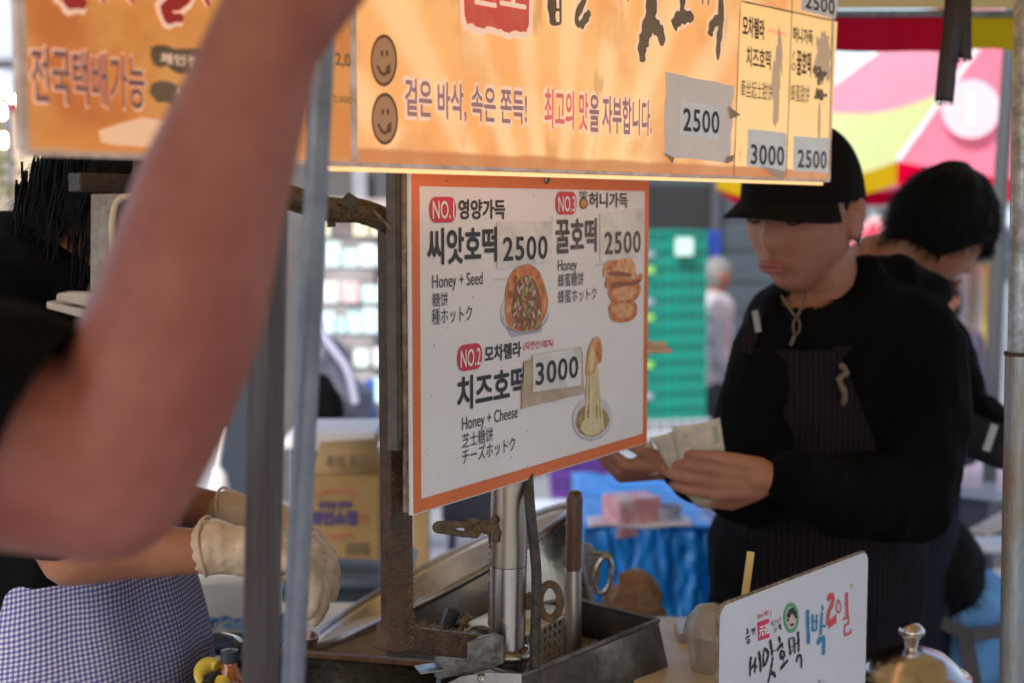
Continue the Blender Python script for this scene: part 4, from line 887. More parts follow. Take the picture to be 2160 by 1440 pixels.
mb = MB(); mb.box(W(1443, 520, Yc - .3), (.10, .01, .10)); mb.build('white_label', mat('pale green paper tag', (.45, .7, .62), .5), None, label='pale paper tag with white print on the upper green crate', cat='tag')
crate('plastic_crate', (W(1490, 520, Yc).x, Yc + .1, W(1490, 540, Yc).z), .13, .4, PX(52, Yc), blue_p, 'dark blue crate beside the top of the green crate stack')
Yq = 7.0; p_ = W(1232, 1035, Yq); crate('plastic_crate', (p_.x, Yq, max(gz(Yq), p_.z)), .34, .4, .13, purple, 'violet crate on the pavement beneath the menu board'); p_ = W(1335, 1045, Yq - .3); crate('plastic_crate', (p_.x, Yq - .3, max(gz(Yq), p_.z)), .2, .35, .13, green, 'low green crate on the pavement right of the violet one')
stl = thing('stool', W(1005, 1110, 4.6), 'dark stool seen under the menu board left of the post', 'stool'); mb = MB(); c = W(1005, 1040, 4.6); mb.box(c, (.22, .25, .16)); mb.build('seat_block', mat('black vinyl', (.02, .022, .03), .5), stl, bevel=.02)
for sx in (-1, 1):
    for sy in (-1, 1): mb = MB(); p_ = c + Vector((sx * .08, sy * .1, -.08)); mb.tube([p_, Vector((p_.x, p_.y, gz(4.6)))], .01, 8); mb.build('leg', dk, stl)
# table under blue sheeting
blue_s = mat('glossy blue plastic sheet', (.0, .27, .85), .3, 0, (.01, .36, .95), 5, .3, 12, spec=.8)
bt = thing('covered_table', W(1365, 1380, 3.3), 'table wrapped in bright blue plastic sheeting behind the pan', 'table')
xa, xb, Yt = W(1232, 1110, 3.3).x, W(1506, 1110, 3.3).x, 3.3; ztb = W(1300, 1112, 3.3).z
def sheet(a, t):
    z = ztb - t * (ztb - .02); fo = .05 * abs(noise.noise(Vector((a * 3.5, t * 4, 1)))) + .03 * abs(noise.noise(Vector((a * 8 + t * 5, t * 9 - a * 4, 5)))) + .012 * noise.noise(Vector((a * 20, t * 22, 3)))
    return Vector((xa + (xb - xa) * a, Yt + fo - .02 * t, z))
mb = MB(); mb.grid(sheet, 50, 40); mb.grid(lambda a, t: Vector((xb + .012 * math.sin(t * 9 + a * 14), Yt + a * .7, ztb - t * (ztb - .02))), 20, 20); mb.grid(lambda a, t: Vector((xa, Yt + a * .7, ztb - t * (ztb - .02))), 8, 8); mb.grid(lambda a, t: Vector((xa + (xb - xa) * a, Yt + t * .7, ztb + .01 * noise.noise(Vector((a * 5, t * 6, 2))))), 24, 24)
mb.build('blue_sheet', blue_s, bt, smooth=70, fix=False, solid=.003)
mb = MB(); mb.box(((xa + xb) / 2, Yt + .36, ztb - .03), (xb - xa - .04, .6, .03)); mb.build('tabletop', grey_w, bt)
mb = MB(); mb.grid(lambda a, t: Vector((xa + .01 + (xb - xa - .06) * a, Yt - .006 + .1 * t, ztb + .004 + .003 * math.sin(a * 9))), 16, 4); mb.build('pink_cloth', mat('pink and white cloth', (.8, .55, .56), .7, 0, (.85, .8, .82), 9), None, label='pink and white cloth lying along the front of the blue table', cat='cloth', smooth=60, solid=.005)
pinkm = mat('pink floral box', (.85, .34, .36), .5, 0, (.88, .66, .64), 22, thr=(.45, .6))
mb = MB(); mb.box(W(1332, 1084, 3.36), (.12, .09, .095), Matrix.Rotation(.4, 3, 'Z')); mb.build('tissue_box', pinkm, None, label='pink and white patterned box on the blue covered table', cat='box', bevel=.008)
mb = MB(); mb.lathe([(0, 0), (.03, 0), (.036, .06), (.034, .06), (.028, .004)], W(1408, 1118, 3.36), n=20); mb.build('clear_cup', mat('clear pale cup', (.65, .68, .74), .2, 0, (.5, .53, .6), 20, trans=.4), None, label='clear cup right of the pink patterned box', cat='cup')
def white_heap(): 
    mb = MB(); chain(mb, [(W(1395, 1092, 3.9), .05), (W(1450, 1070, 3.9), .045), (W(1490, 1085, 3.9), .04)]); chain(mb, [(W(1420, 1060, 4.0), .04), (W(1520, 1090, 4.0), .05)]); return fuse('white_bags', mb, mat('crumpled white plastic bag', (.75, .77, .82), .35), None, voxel=.01, fold=.02, fscale=14)
setp(white_heap(), 'crumpled white plastic bags behind the blue table under the vendor hands', 'bag')
mb = MB(); rr = random.Random(77); chain(mb, [(W(1335, 1300, 2.62), .042), (W(1335, 1262, 2.62), .034)]); pb = fuse('paper_bag', mb, mat('crumpled brown paper', (.36, .18, .09), .75, 0, (.46, .25, .13), 12, .4, 40), None, voxel=.004, smooth=1, fold=.026, fscale=19); setp(pb, 'crumpled brown paper bag standing right of the tipped pan', 'bag')
# pavement clutter behind the blue table
gb = thing('street_table', W(1200, 1060, 6), 'pale grey street table in the background under the menu board', 'table'); mb = MB(); mb.box(W(1220, 1085, 5.2), (.5, .4, .03)); mb.build('tabletop', mat('pale blue grey tabletop', (.5, .55, .62), .4), gb)
for x in (-.22, .22): mb = MB(); p_ = W(1220, 1090, 5.2) + Vector((x, 0, 0)); mb.tube([p_, Vector((p_.x, p_.y, gz(5.2)))], .015, 8); mb.build('leg', galv, gb)

# dark building behind the vendor
b4 = building('shop', 'dark shop front behind the green crates', 1180, 1640, 100, 11.0, 4, teal)
onwall(b4, 'painted_dark_opening', 1290, 390, 1500, 1010, 10.95, mat('painted dark interior', (.008, .009, .01), .7), .05)  # flat black slab on the wall, painted as the shop's unlit inside
onwall(b4, 'shutter_frame', 1500, 380, 1508, 1010, 10.9, dk, .08)
for k in range(9): onwall(b4, 'shutter_slat', 1510, 400 + 66 * k, 1636, 462 + 66 * k, 10.96, teal, .04)
# far right backdrop
b5 = building('office_building', 'grey building with window bands far behind the pink parasol', 1700, 2600, 425, 24, 8, mat('mid grey facade', (.16, .18, .2), .7, 0, (.24, .27, .3), .6))
for k in range(9):
    for j in range(3): onwall(b5, 'window', 1720 + k * 62, 440 + 52 * j, 1764 + k * 62, 478 + 52 * j, 23.95, dark_glass if (k + j) % 3 else mat('bright window', (.5, .58, .66), .3), .06)
for k, (x, y0, y1, c, lb) in enumerate(((2075, 556, 790, (.6, .58, .22), 'yellow and white hanging cloth beside the right pole'), (2040, 560, 900, (.3, .32, .36), 'grey hanging cloth left of the yellow one'))):
    t = thing('hanging_cloth', W(x, y1, 7.5), lb, 'cloth'); mb = MB(); a_, b_ = W(x - 24, y0, 7.5), W(x + 22, y1, 7.5); mb.grid(lambda a, t_: Vector((a_.x + (b_.x - a_.x) * a, 7.5 + .03 * math.sin(a * 12), a_.z + (b_.z - a_.z) * t_)), 14, 6); mb.build('cloth', mat('cloth %d' % k, c, .8, 0, tuple(min(1, x_ * 1.5) for x_ in c), 5, thr=(.5, .6)), t, solid=.005)
# red parasol tip in the distance
def parasol(name, label, c, rr_, zr, za, mats, n=8, val=.12, rot=0, disc=None):
    t = thing(name, (c[0], c[1], gz(c[1])), label, 'parasol'); ap_ = Vector((c[0], c[1], za)); P = [Vector((c[0] + rr_ * math.cos(rot + 2 * math.pi * k / n), c[1] + rr_ * math.sin(rot + 2 * math.pi * k / n), zr)) for k in range(n)]
    for k in range(n):
        A3, B3 = P[k], P[(k + 1) % n]
        def f(a, t_): q = A3.lerp(B3, a).lerp(ap_, t_); return q - Vector((0, 0, .09 * math.sin(math.pi * a) * (1 - t_)))
        lo, up_, va = mats[k % len(mats)]
        mb = MB(); mb.grid(lambda a, t_: f(a, t_ * .24), 10, 6); mb.build('canopy_panel', lo, t, smooth=60, fix=False)
        mb = MB(); mb.grid(lambda a, t_: f(a, .24 + t_ * .76), 10, 4); mb.build('canopy_top_panel', up_, t, smooth=60, fix=False)
        mb = MB(); mb.grid(lambda a, t_: f(a, 0) + Vector((0, 0, -val * t_)), 10, 2); mb.build('valance', va, t, smooth=60, fix=False)
        mb = MB(); mb.tube([A3, ap_], .012, 6); mb.build('rib', white_plastic, t)
    mb = MB(); mb.tube([ap_ + Vector((0, 0, .08)), Vector((c[0], c[1], gz(c[1])))], .02, 10); mb.build('pole', galv, t); return t, P, ap_
pk_c = cloth_tr('faded pink canopy cloth', (.9, .24, .33), .5); yl_c = cloth_tr('faded yellow canopy cloth', (.72, .82, .36), .5); rd_v = cloth_tr('red valance cloth', (.7, .0, .04), .5); yl_v = cloth_tr('mustard valance cloth', (.62, .42, .01), .4); pk_l = cloth_tr('pale pink canopy cloth', (.88, .38, .48), .5)
cpx = W(1960, 340, 7.2); zr = W(1960, 335, 5.7).z
t, P, ap_ = parasol('parasol', 'large faded pink and yellow parasol behind the vendor', (W(2265, 340, 7.4).x, 7.4), 1.85, zr, zr + 1.35, [(pk_c, pk_c, rd_v) if k != 4 else (yl_c, pk_l, yl_v) for k in range(8)], rot=R(1.5), n=8, val=.095)
front = [k for k in range(8) if (P[k].y + P[(k + 1) % 8].y) / 2 < 7.4]
# round white badge printed on the front panel
def on_front(px, py):                                             # point on the near roof panel
    k = min(range(8), key=lambda k: (P[k] + P[(k + 1) % 8]).y); A3, B3 = P[k], P[(k + 1) % 8]; nrm = (B3 - A3).cross(ap_ - A3).normalized(); d = ray(px, py); tt = (A3 - CAM).dot(nrm) / d.dot(nrm); q = CAM + d * tt; return q - d.normalized() * .06
mb = MB(); mb.add([on_front(2048 + 62 * math.cos(a), 230 + 62 * math.sin(a)) for a in [2 * math.pi * k / 36 for k in range(36)]], [tuple(range(36))]); mb.build('white_badge', cloth_tr('faded white print', (.85, .72, .78), .5), t, smooth=0, fix=False)
mb = MB(); mb.add([on_front(x, y) for x, y in ((2040, 195), (2054, 195), (2054, 265), (2040, 265))], [(0, 1, 2, 3)])
for k in range(len(mb.v)): mb.v[k] = mb.v[k] - (mb.v[k] - CAM).normalized() * .01
mb.build('badge_stroke', mat('pinkish print', (.8, .5, .58), .7), t, smooth=0, fix=False)
t2, P2, a2 = parasol('parasol', 'small distant red parasol with white print beside the cap of the vendor', (W(1845, 500, 14).x, 14), .42, W(1845, 520, 13.6).z, W(1845, 455, 14).z, [(mat('red far canopy', (.7, .02, .06), .6), mat('red far canopy top', (.7, .02, .06), .6), mat('white far valance', (.8, .75, .78), .6))], val=.05)
pole2 = thing('canopy_pole', Vector((W(2128, 300, 4.2).x, 4.2, gz(4.2))), 'dark thin pole of the far canopy near the top right', 'pole'); mb = MB(); mb.tube([W(2142, -60, 4.2), W(2110, 400, 4.2), Vector((W(2098, 560, 4.2).x, 4.2, gz(4.2)))], PX(15, 4.2), 16); mb.build('tube', mat('dark painted pole', (.08, .085, .09), .45, .3), pole2)
mb = MB(); mb.tube([W(2068, -20, 3.4), W(2050, 330, 7)], .004, 6); 
pole3 = thing('canopy_pole', Vector((W(1880, 480, 9.5).x, 9.5, gz(9.5))), 'thin grey pole beyond the parasol left of the dark haired worker', 'pole'); mb = MB(); mb.tube([W(1882, 360, 9.5), Vector((W(1878, 480, 9.5).x, 9.5, gz(9.5)))], .045, 12); mb.build('tube', mat('grey far pole', (.35, .37, .4), .5, .2), pole3)
pole4 = thing('canopy_pole', Vector((W(2048, 480, 9.0).x, 9.0, gz(9.0))), 'brownish pole beyond the parasol above the dark haired worker', 'pole'); mb = MB(); mb.tube([W(2048, 330, 9.0), Vector((W(2044, 480, 9.0).x, 9.0, gz(9.0)))], .03, 12); mb.build('tube', mat('brown far pole', (.13, .1, .09), .5), pole4)
# grey steel tables and a white stool at the right
gt = thing('steel_table', Vector((W(2080, 1000, 4.4).x, 4.4, gz(4.4))), 'grey steel work table behind the right pole', 'table')
mb = MB(); mb.bar(W(2015, 1035, 4.1), W(2180, 985, 4.6), .25, .03); mb.build('tabletop', mat('grey steel sheet', (.42, .43, .46), .35, .4), gt)
mb = MB(); mb.bar(W(2015, 1080, 4.2), W(2180, 1030, 4.7), .2, .12); mb.build('drawer', mat('dark steel drawer', (.07, .07, .08), .5), gt)
mb = MB(); mb.box(W(2060, 1150, 4.4), (.3, .1, .12)); mb.build('lower_shelf', mat('beige grey panel', (.36, .33, .3), .6, 0, (.2, .18, .17), 7), gt)
for x in (2010, 2140): mb = MB(); p_ = W(x, 1060, 4.4); mb.tube([p_, Vector((p_.x, 4.4, gz(4.4)))], .015, 8); mb.build('leg', galv, gt)
ws = thing('stool', Vector((W(2080, 1150, 3.9).x, 3.9, gz(3.9))), 'white plastic stool behind the crouching person', 'stool')
mb = MB(); mb.box(W(2085, 1148, 3.9), (.14, .14, .02)); mb.build('seat', white_plastic, ws, bevel=.006)
for sx in (-1, 1): mb = MB(); p_ = W(2085, 1152, 3.9) + Vector((sx * .06, 0, 0)); mb.bar(p_, Vector((p_.x + sx * .04, 3.9, gz(3.9))), .03, .02, up=Vector((0, 1, 0))); mb.build('leg', white_plastic, ws)
mb = MB(); mb.bar(W(2060, 1125, 3.5), W(2180, 1060, 3.7), .05, .012); mb.build('wood_board', wood_pale, None, label='tan wooden board slanting behind the right pole', cat='board')
# --- customer with the raised arm, closest to the camera
Y0 = .88
pB = thing('person', (-.75, .75, gz(0)), 'person reaching a bare arm up across the foreground, in a black short-sleeved shirt', 'person')
sh = W(-330, 900, .84); el = W(215, 985, .885)
mb = MB(); chain(mb, [(sh, .068), (W(-60, 930, .86), .064), (el, .0605), (W(300, 850, .885), .0565), (W(378, 660, .885), .0545), (W(440, 430, .885), .0485), (W(512, 230, .885), .0405), (W(568, 60, .885), .0345), (W(622, -70, .885), .0315)])
chain(mb, [(W(240, 1000, .885), .05), (W(285, 940, .885), .048), (W(380, 740, .885), .045)])
wB = W(645, -90, .885); add_hand(mb, wB, (.42, .22, 1), (.25, 1, -.1), 1.0, (12, 20, 15), thumb=-1)
chain(mb, [(W(600, 30, .885), .034), (W(712, -90, .9), .030)])
bx0 = Vector((-.72, .66, 0))
tor = [Vector((-.70, .62, z)) for z in (.95, 1.1, 1.25, 1.36)]
for z, r1 in ((.92, .13), (1.05, .125), (1.2, .135), (1.33, .13)): mb.ball(Vector((-.72, .66, z)), r1, 18, sc=(1.25, .85, 1))
chain(mb, [(Vector((-.72, .66, 1.3)), .1), (sh, .07)]); chain(mb, [(Vector((-.72, .66, 1.35)), .055), (Vector((-.72, .68, 1.5)), .055)])
for sx in (-1, 1): chain(mb, [(Vector((-.72 + sx * .09, .66, .9)), .09), (Vector((-.72 + sx * .1, .66, .5)), .065), (Vector((-.72 + sx * .1, .66, .09)), .045)]); mb.ball(Vector((-.72 + sx * .1, .72, .045)), .05, 12, sc=(.9, 2.2, .8))
chain(mb, [(Vector((-.9, .66, 1.33)), .06), (Vector((-.98, .66, 1.08)), .045), (Vector((-.93, .8, .85)), .034)]); add_hand(mb, Vector((-.92, .82, .83)), (.1, .5, -1), (1, 0, 0), 1, (15, 20, 15))
rotB_ = frame_of((.35, 1, -.05)); add_head(mb, Vector((-.72, .7, 1.63)), .235, rotB_)
fuse('body', mb, skin_a, pB, voxel=.0045, smooth=5)
mb = MB()
for z, r1 in ((.86, .15), (1.0, .145), (1.15, .15), (1.3, .15)): mb.ball(Vector((-.72, .66, z)), r1, 18, sc=(1.28, .9, 1))
chain(mb, [(Vector((-.72, .66, 1.31)), .115), (sh, .085), (W(-170, 900, .855), .083), (W(10, 905, .868), .0765)]); chain(mb, [(Vector((-.75, .66, 1.33)), .08), (Vector((-.93, .66, 1.3)), .075), (Vector((-.965, .66, 1.15)), .065)])
dsl = (W(120, 800, .87) - W(0, 1090, .87)); pl0 = W(62, 960, .87); nsl = Vector((dsl.z, 0, -dsl.x)).normalized()
fuse('shirt', mb, black_shirt, pB, voxel=.007, smooth=5, fold=.006, planes=[(pl0, nsl)])
mb = MB(); mb.ball(Vector((-.72, .66, .88)), .14, 18, sc=(1.3, .9, .8))
for sx in (-1, 1): chain(mb, [(Vector((-.72 + sx * .09, .66, .86)), .105), (Vector((-.72 + sx * .1, .66, .5)), .082), (Vector((-.72 + sx * .1, .66, .12)), .07)])
fuse('trousers', mb, cloth('dark denim', (.03, .035, .05)), pB, voxel=.009, smooth=4, fold=.006)
hair_cap('hair', Vector((-.72, .7, 1.63)), .235, rotB_, hair_m, pB)
# --- poles in the foreground
def pole(name, p0, p1, Y, r, m, label, sq=False, cat='pole'):
    a = W(p0[0], p0[1], Y[0]); b = W(p1[0], p1[1], Y[1]); d = (b - a) / (a.z - b.z); top = a - d * .45; bot = b + d * (b.z - .002)
    t = thing(name, bot, label, cat); mb = MB()
    if sq: mb.bar(top, bot, r * 2, r * 2, up=Vector((.5, 1, 0)))
    else: mb.tube([top, top.lerp(bot, .5), bot], r, 28)
    mb.build('tube', m, t, bevel=.002 if sq else 0)
    mb = MB(); mb.lathe([(0, .012), (r * 1.25, .012), (r * 1.4, 0), (0, 0)], bot, n=20); mb.build('rubber_foot', black_cable, t); return t
blue_galv = mat('blue grey painted steel', (.27, .29, .33), .4, .5, (.18, .2, .24), 22, .15, 60, rvar=.1)
pole('canopy_pole', (676, 200), (618, 1440), (1.15, 1.15), PX(25, 1.15), blue_galv, 'round blue grey steel pole right beside the raised arm')
brown_metal = mat('brown stained steel', (.12, .1, .1), .45, .4, (.07, .035, .025), 9, .2, 40, stretch=(6, 6, .4))
pole('canopy_pole', (566, 560), (550, 1440), (1.22, 1.2), PX(30, 1.2), brown_metal, 'square brown stained steel pole behind the raised forearm', sq=True)

# --- stall worker at the left: black hair, black top, gingham apron, latex gloves
YA = 1.84
pA = thing('person', (-.62, YA + .05, 0), 'stall worker with long black hair, black top, blue gingham apron and cream latex gloves', 'person')
hc = W(215, 432, 1.9); fA = Vector((.75, -.1, -.55)); rA = frame_of(fA)
mb = MB(); add_head(mb, hc, .225, rA, ears=False)
nk = W(150, 560, 1.92); chain(mb, [(hc + Vector((-.02, .01, -.03)), .058), (nk, .056)])
for x, y, r1 in ((60, 720, .12), (70, 900, .115), (95, 1080, .112), (110, 1200, .112)): mb.ball(W(x, y, 1.93), r1, 18, sc=(1.05, 1.1, 1))
w1 = W(508, 1160, 1.74); e1_ = W(150, 1168, 1.72); s1 = W(-60, 700, 1.75)
chain(mb, [(s1, .055), (e1_, .040), (W(230, 1160, 1.73), .039), (W(400, 1162, 1.74), .029), (w1, .026)]); add_hand(mb, w1 + Vector((.01, 0, 0)), (1, .05, -.12), (-.1, .1, -1), .9, (62, 30, 16))
w2 = W(520, 1090, 1.98); e2_ = W(250, 1030, 2.0); s2 = W(180, 700, 2.1)
chain(mb, [(s2, .055), (e2_, .04), (W(400, 1068, 1.99), .031), (w2, .026)]); add_hand(mb, w2 + Vector((.02, 0, 0)), (1, -.15, -.5), (-.3, .2, -1), .95, (18, 35, 25), thumb=-1)
for sx in (-1, 1): chain(mb, [(Vector((-.62 + sx * .06, 1.93, .9)), .085), (Vector((-.60 + sx * .09, 1.93, .5)), .065), (Vector((-.60 + sx * .09, 1.93, .08)), .045)]); mb.ball(Vector((-.60 + sx * .09, 1.87, .045)), .05, 12, sc=(.9, 2, .8))
fuse('body', mb, skin_b, pA, voxel=.0042, smooth=4)
mb = MB()
for x, y, r1 in ((40, 690, .15), (50, 850, .15), (80, 1020, .142), (100, 1150, .138), (90, 1225, .138)): mb.ball(W(x, y, 1.93), r1, 18, sc=(1.1, 1.1, 1.05))
chain(mb, [(W(120, 610, 1.92), .075), (W(20, 680, 1.93), .12)]); chain(mb, [(W(90, 640, 1.93), .085), (s2, .085), (W(215, 860, 2.05), .07)]); chain(mb, [(W(0, 640, 1.9), .08), (s1, .08), (W(60, 900, 1.74), .07), (W(130, 1085, 1.72), .058)])
chain(mb, [(W(150, 530, 1.92), .066), (W(120, 600, 1.92), .082)])
fuse('shirt', mb, black_shirt, pA, voxel=.007, smooth=4, fold=.006)
# gingham skirt apron
m = bpy.data.materials.new('blue gingham'); m.use_nodes = True; n = m.node_tree; b = n.nodes['Principled BSDF']; b.inputs['Roughness'].default_value = .9; L = n.links.new
tc = n.nodes.new('ShaderNodeTexCoord'); nz = n.nodes.new('ShaderNodeTexNoise'); nz.inputs['Scale'].default_value = 6; L(tc.outputs['UV'], nz.inputs[0])
mp = n.nodes.new('ShaderNodeMapping'); mp.inputs['Scale'].default_value = (1, 1, 1); L(tc.outputs['UV'], mp.inputs[0]); sp_ = n.nodes.new('ShaderNodeSeparateXYZ')
vm = n.nodes.new('ShaderNodeVectorMath'); vm.operation = 'MULTIPLY_ADD'; vm.inputs[1].default_value = (.02, .02, 0); L(nz.outputs[1], vm.inputs[0]); L(mp.outputs[0], vm.inputs[2]); L(vm.outputs[0], sp_.inputs[0])
outs = []
for k in (0, 1):
    x = n.nodes.new('ShaderNodeMath'); x.operation = 'MULTIPLY'; x.inputs[1].default_value = 2 * math.pi / .0064; L(sp_.outputs[k], x.inputs[0])
    y = n.nodes.new('ShaderNodeMath'); y.operation = 'SINE'; L(x.outputs[0], y.inputs[0]); z = n.nodes.new('ShaderNodeMapRange'); z.inputs[1].default_value = -.35; z.inputs[2].default_value = .35; L(y.outputs[0], z.inputs[0]); outs.append(z.outputs[0])
ad = n.nodes.new('ShaderNodeMath'); ad.operation = 'ADD'; L(outs[0], ad.inputs[0]); L(outs[1], ad.inputs[1])
cr = n.nodes.new('ShaderNodeValToRGB'); cr.color_ramp.elements[0].position = 0; cr.color_ramp.elements[0].color = (.045, .05, .15, 1); cr.color_ramp.elements[1].position = 1; cr.color_ramp.elements[1].color = (.44, .4, .46, 1)
e_ = cr.color_ramp.elements.new(.5); e_.color = (.16, .15, .28, 1); hf = n.nodes.new('ShaderNodeMath'); hf.operation = 'MULTIPLY'; hf.inputs[1].default_value = .5; L(ad.outputs[0], hf.inputs[0]); L(hf.outputs[0], cr.inputs[0]); L(cr.outputs[0], b.inputs['Base Color'])
gingham = m
mb = MB(); NU, NV = 90, 60; cA = W(125, 1300, 1.93)
def ap(a, t):
    th = -math.pi * .98 + a * math.pi * 1.96 - math.pi / 2; rx = .16 + .022 * smoothstep(0, .35, t) + .06 * t; z = 1.075 - t * .62
    fo = .007 * math.sin(th * 8 + 4 * t + 2 * math.sin(th * 3)) * smoothstep(.05, .6, t) + .012 * noise.noise(Vector((math.cos(th) * 2.5, math.sin(th) * 2.5, z * 3)))
    q = Vector((cA.x + (rx + fo) * math.cos(th), 1.93 + (rx * .86 + fo) * math.sin(th), z - .0 + .035 * math.cos(th))); return q
mb.grid(ap, NU, NV); o = mb.build('gingham_apron', gingham, pA, smooth=60, solid=.003)
l = o.data.uv_layers.new(name='uv')
for p_ in o.data.polygons:
    for li in p_.loop_indices:
        k = o.data.loops[li].vertex_index; l.data[li].uv = (k % (NU + 1) / NU * 1.15, k // (NU + 1) / NV * .63)
mb = MB(); wa = [ap(a / 40, 0) + Vector((0, 0, -.004)) for a in range(41)]; mb.tube(wa, .006, 8); mb.build('apron_waistband', black_cloth, pA)
hr = hair_cap('hair', hc, .225, rA, hair_m, pA, grow=1.06, front=.2, back=-.45, shag=.04, strands=1500, slen=.016, seed=3)
mb = MB(); rr = random.Random(6)
for k in range(420):                                             # long loose locks hanging beside the face
    a = hc + rA @ Vector((rr.choice((-1, 1, -1)) * rr.uniform(.06, .085), rr.uniform(-.09, .05), rr.uniform(-.03, .07)))
    pts = [a]; L_ = rr.uniform(.05, .12)
    for j in range(4): pts.append(pts[-1] + Vector((rr.uniform(-.004, .004) - .003, rr.uniform(-.004, .004), -L_ / 4)))
    mb.tube(pts, [.0018, .0018, .0015, .001, .0004], 4)
mb.build('loose_locks', hair_m, pA, kind='stuff')
face_details(pA, hc, .225, rA)
latex = mat('cream latex', (.68, .5, .34), .45, 0, (.56, .38, .24), 20, .5, 45, sss=.1)
for wv, dv, nv, Ys, th_, cu in ((w1 + Vector((.01, 0, 0)), (1, .05, -.12), (-.1, .1, -1), 1.74, 1, (62, 30, 16)), (w2 + Vector((.02, 0, 0)), (1, -.15, -.5), (-.3, .2, -1), 1.98, -1, (18, 35, 25))):
    mb = MB(); add_hand(mb, wv, dv, nv, .95, cu, thumb=th_)
    for k in list(range(len(mb.v))): pass
    dd = Vector(dv).normalized(); chain(mb, [(wv - Vector((.045, 0, -.004)), .0345), (wv - Vector((.02, 0, 0)), .0295), (wv + dd * .03, .031)])
    g = fuse('latex_glove', mb, latex, pA, voxel=.0035, smooth=2, fold=.0022, fscale=40)
    mb = MB(); ce = wv - Vector((.054, 0, -.005)); mb.tube([ce + Vector((.004 * math.sin(2 * t), math.cos(t) * .0355, math.sin(t) * .037)) for t in [2 * math.pi * k / 24 for k in range(24)]], .0022, 6, closed=True); mb.build('rolled_cuff', latex, pA)

# --- vendor at the right: black cap, black hooded top, dark striped apron, holding banknotes
YV = 2.47
pV = thing('person', (.52, YV + .1, 0), 'vendor in black cap, black hooded top and dark apron counting banknotes', 'person')
hV = W(1692, 452, YV); fV = Vector((-.62, -.76, -.1)); rV = frame_of(fV, Vector((.06, 0, 1))); sV = .276
mb = MB(); add_head(mb, hV, sV, rV)
nV = W(1760, 640, YV + .06); chain(mb, [(hV + Vector((.015, .03, -.03)), .062), (nV, .062)])
for x, y, r1 in ((1760, 760, .15), (1750, 900, .145), (1730, 1080, .14), (1725, 1240, .145)): mb.ball(W(x, y, YV + .1), r1, 18, sc=(1.15, .9, 1))
RS = W(1620, 745, YV + .02); RE = W(1590, 1030, YV - .06); RW = W(1418, 985, YV - .12)
LS = W(1925, 730, YV + .06); LE = W(1925, 1040, YV - .04); LW_ = W(1632, 1008, YV - .22)
chain(mb, [(nV, .07), (RS, .06), (RE, .043), (RW, .027)]); chain(mb, [(nV, .07), (LS, .06), (LE, .045), (LW_, .027)])
hL = LW_ + Vector((-.012, 0, .0)); add_hand(mb, hL, (-1, .12, .03), (-.05, 1, .1), 1.02, (16, 22, 18), thumb=1, spread=.03)
hR = RW + Vector((-.01, 0, 0)); add_hand(mb, hR, (-1, -.2, -.05), (.1, .5, .85), .95, (48, 55, 35), thumb=-1)
for sx in (-1, 1): chain(mb, [(Vector((.56 + sx * .09, YV + .1, .88)), .1), (Vector((.56 + sx * .1, YV + .1, .5)), .065), (Vector((.56 + sx * .1, YV + .1, .08)), .045)]); mb.ball(Vector((.56 + sx * .1, YV + .02, .045)), .05, 12, sc=(.9, 2, .8))
fuse('body', mb, skin_c, pV, voxel=.004, smooth=3)
face_details(pV, hV, sV, rV)
mb = MB(); mb.ball(Vector((.56, YV + .1, .88)), .15, 16, sc=(1.15, .9, 1))
for sx in (-1, 1): chain(mb, [(Vector((.56 + sx * .08, YV + .1, .88)), .12), (Vector((.56 + sx * .1, YV + .1, .5)), .085), (Vector((.56 + sx * .1, YV + .1, .12)), .07)])
fuse('trousers', mb, cloth('black trousers', (.012, .012, .014)), pV, voxel=.01, fold=.006)
def vtorso(mb, g, low=1300):
    for x, y, r1 in ((1765, 735, .15), (1760, 830, .16), (1745, 960, .158), (1730, 1100, .155), (1720, (1100 + low) / 2, .152), (1715, low, .147)): mb.ball(W(x, y, YV + .1), r1 + g, 20, sc=(1.18 if y < 900 else 1.06, .9, 1))
mb = MB(); vtorso(mb, .004, 1280)
chain(mb, [(W(1770, 680, YV + .08), .10), (RS + Vector((.02, .01, -.0)), .082), (W(1600, 880, YV), .072), (RE, .064), (W(1480, 1005, YV - .1), .046), (RW + Vector((.02, 0, 0)), .038)])
chain(mb, [(W(1800, 680, YV + .08), .105), (LS + Vector((-.01, 0, .0)), .10), (W(1938, 880, YV + .02), .088), (LE + Vector((-.005, 0, 0)), .084), (W(1780, 1050, YV - .13), .064), (LW_ + Vector((.03, 0, 0)), .043)])
chain(mb, [(W(1830, 572, YV + .1), .026), (W(1900, 592, YV + .12), .045), (W(1965, 618, YV + .14), .032), (W(1900, 680, YV + .1), .06)])     # folded hood
chain(mb, [(W(1825, 590, YV + .05), .04), (W(1830, 640, YV + .02), .045), (W(1790, 690, YV), .05), (W(1700, 690, YV - .03), .04)])
chain(mb, [(W(1640, 655, YV + .03), .03), (W(1650, 690, YV), .04), (W(1700, 700, YV - .03), .04)])
def vcut(q):
    a = hV + Vector((.02, .02, -.09)); return (q - W(1700, 600, YV - .02)).length < .05
fuse('hooded_top', mb, black_cloth, pV, voxel=.006, smooth=4, fold=.007, fscale=8, cut=vcut)
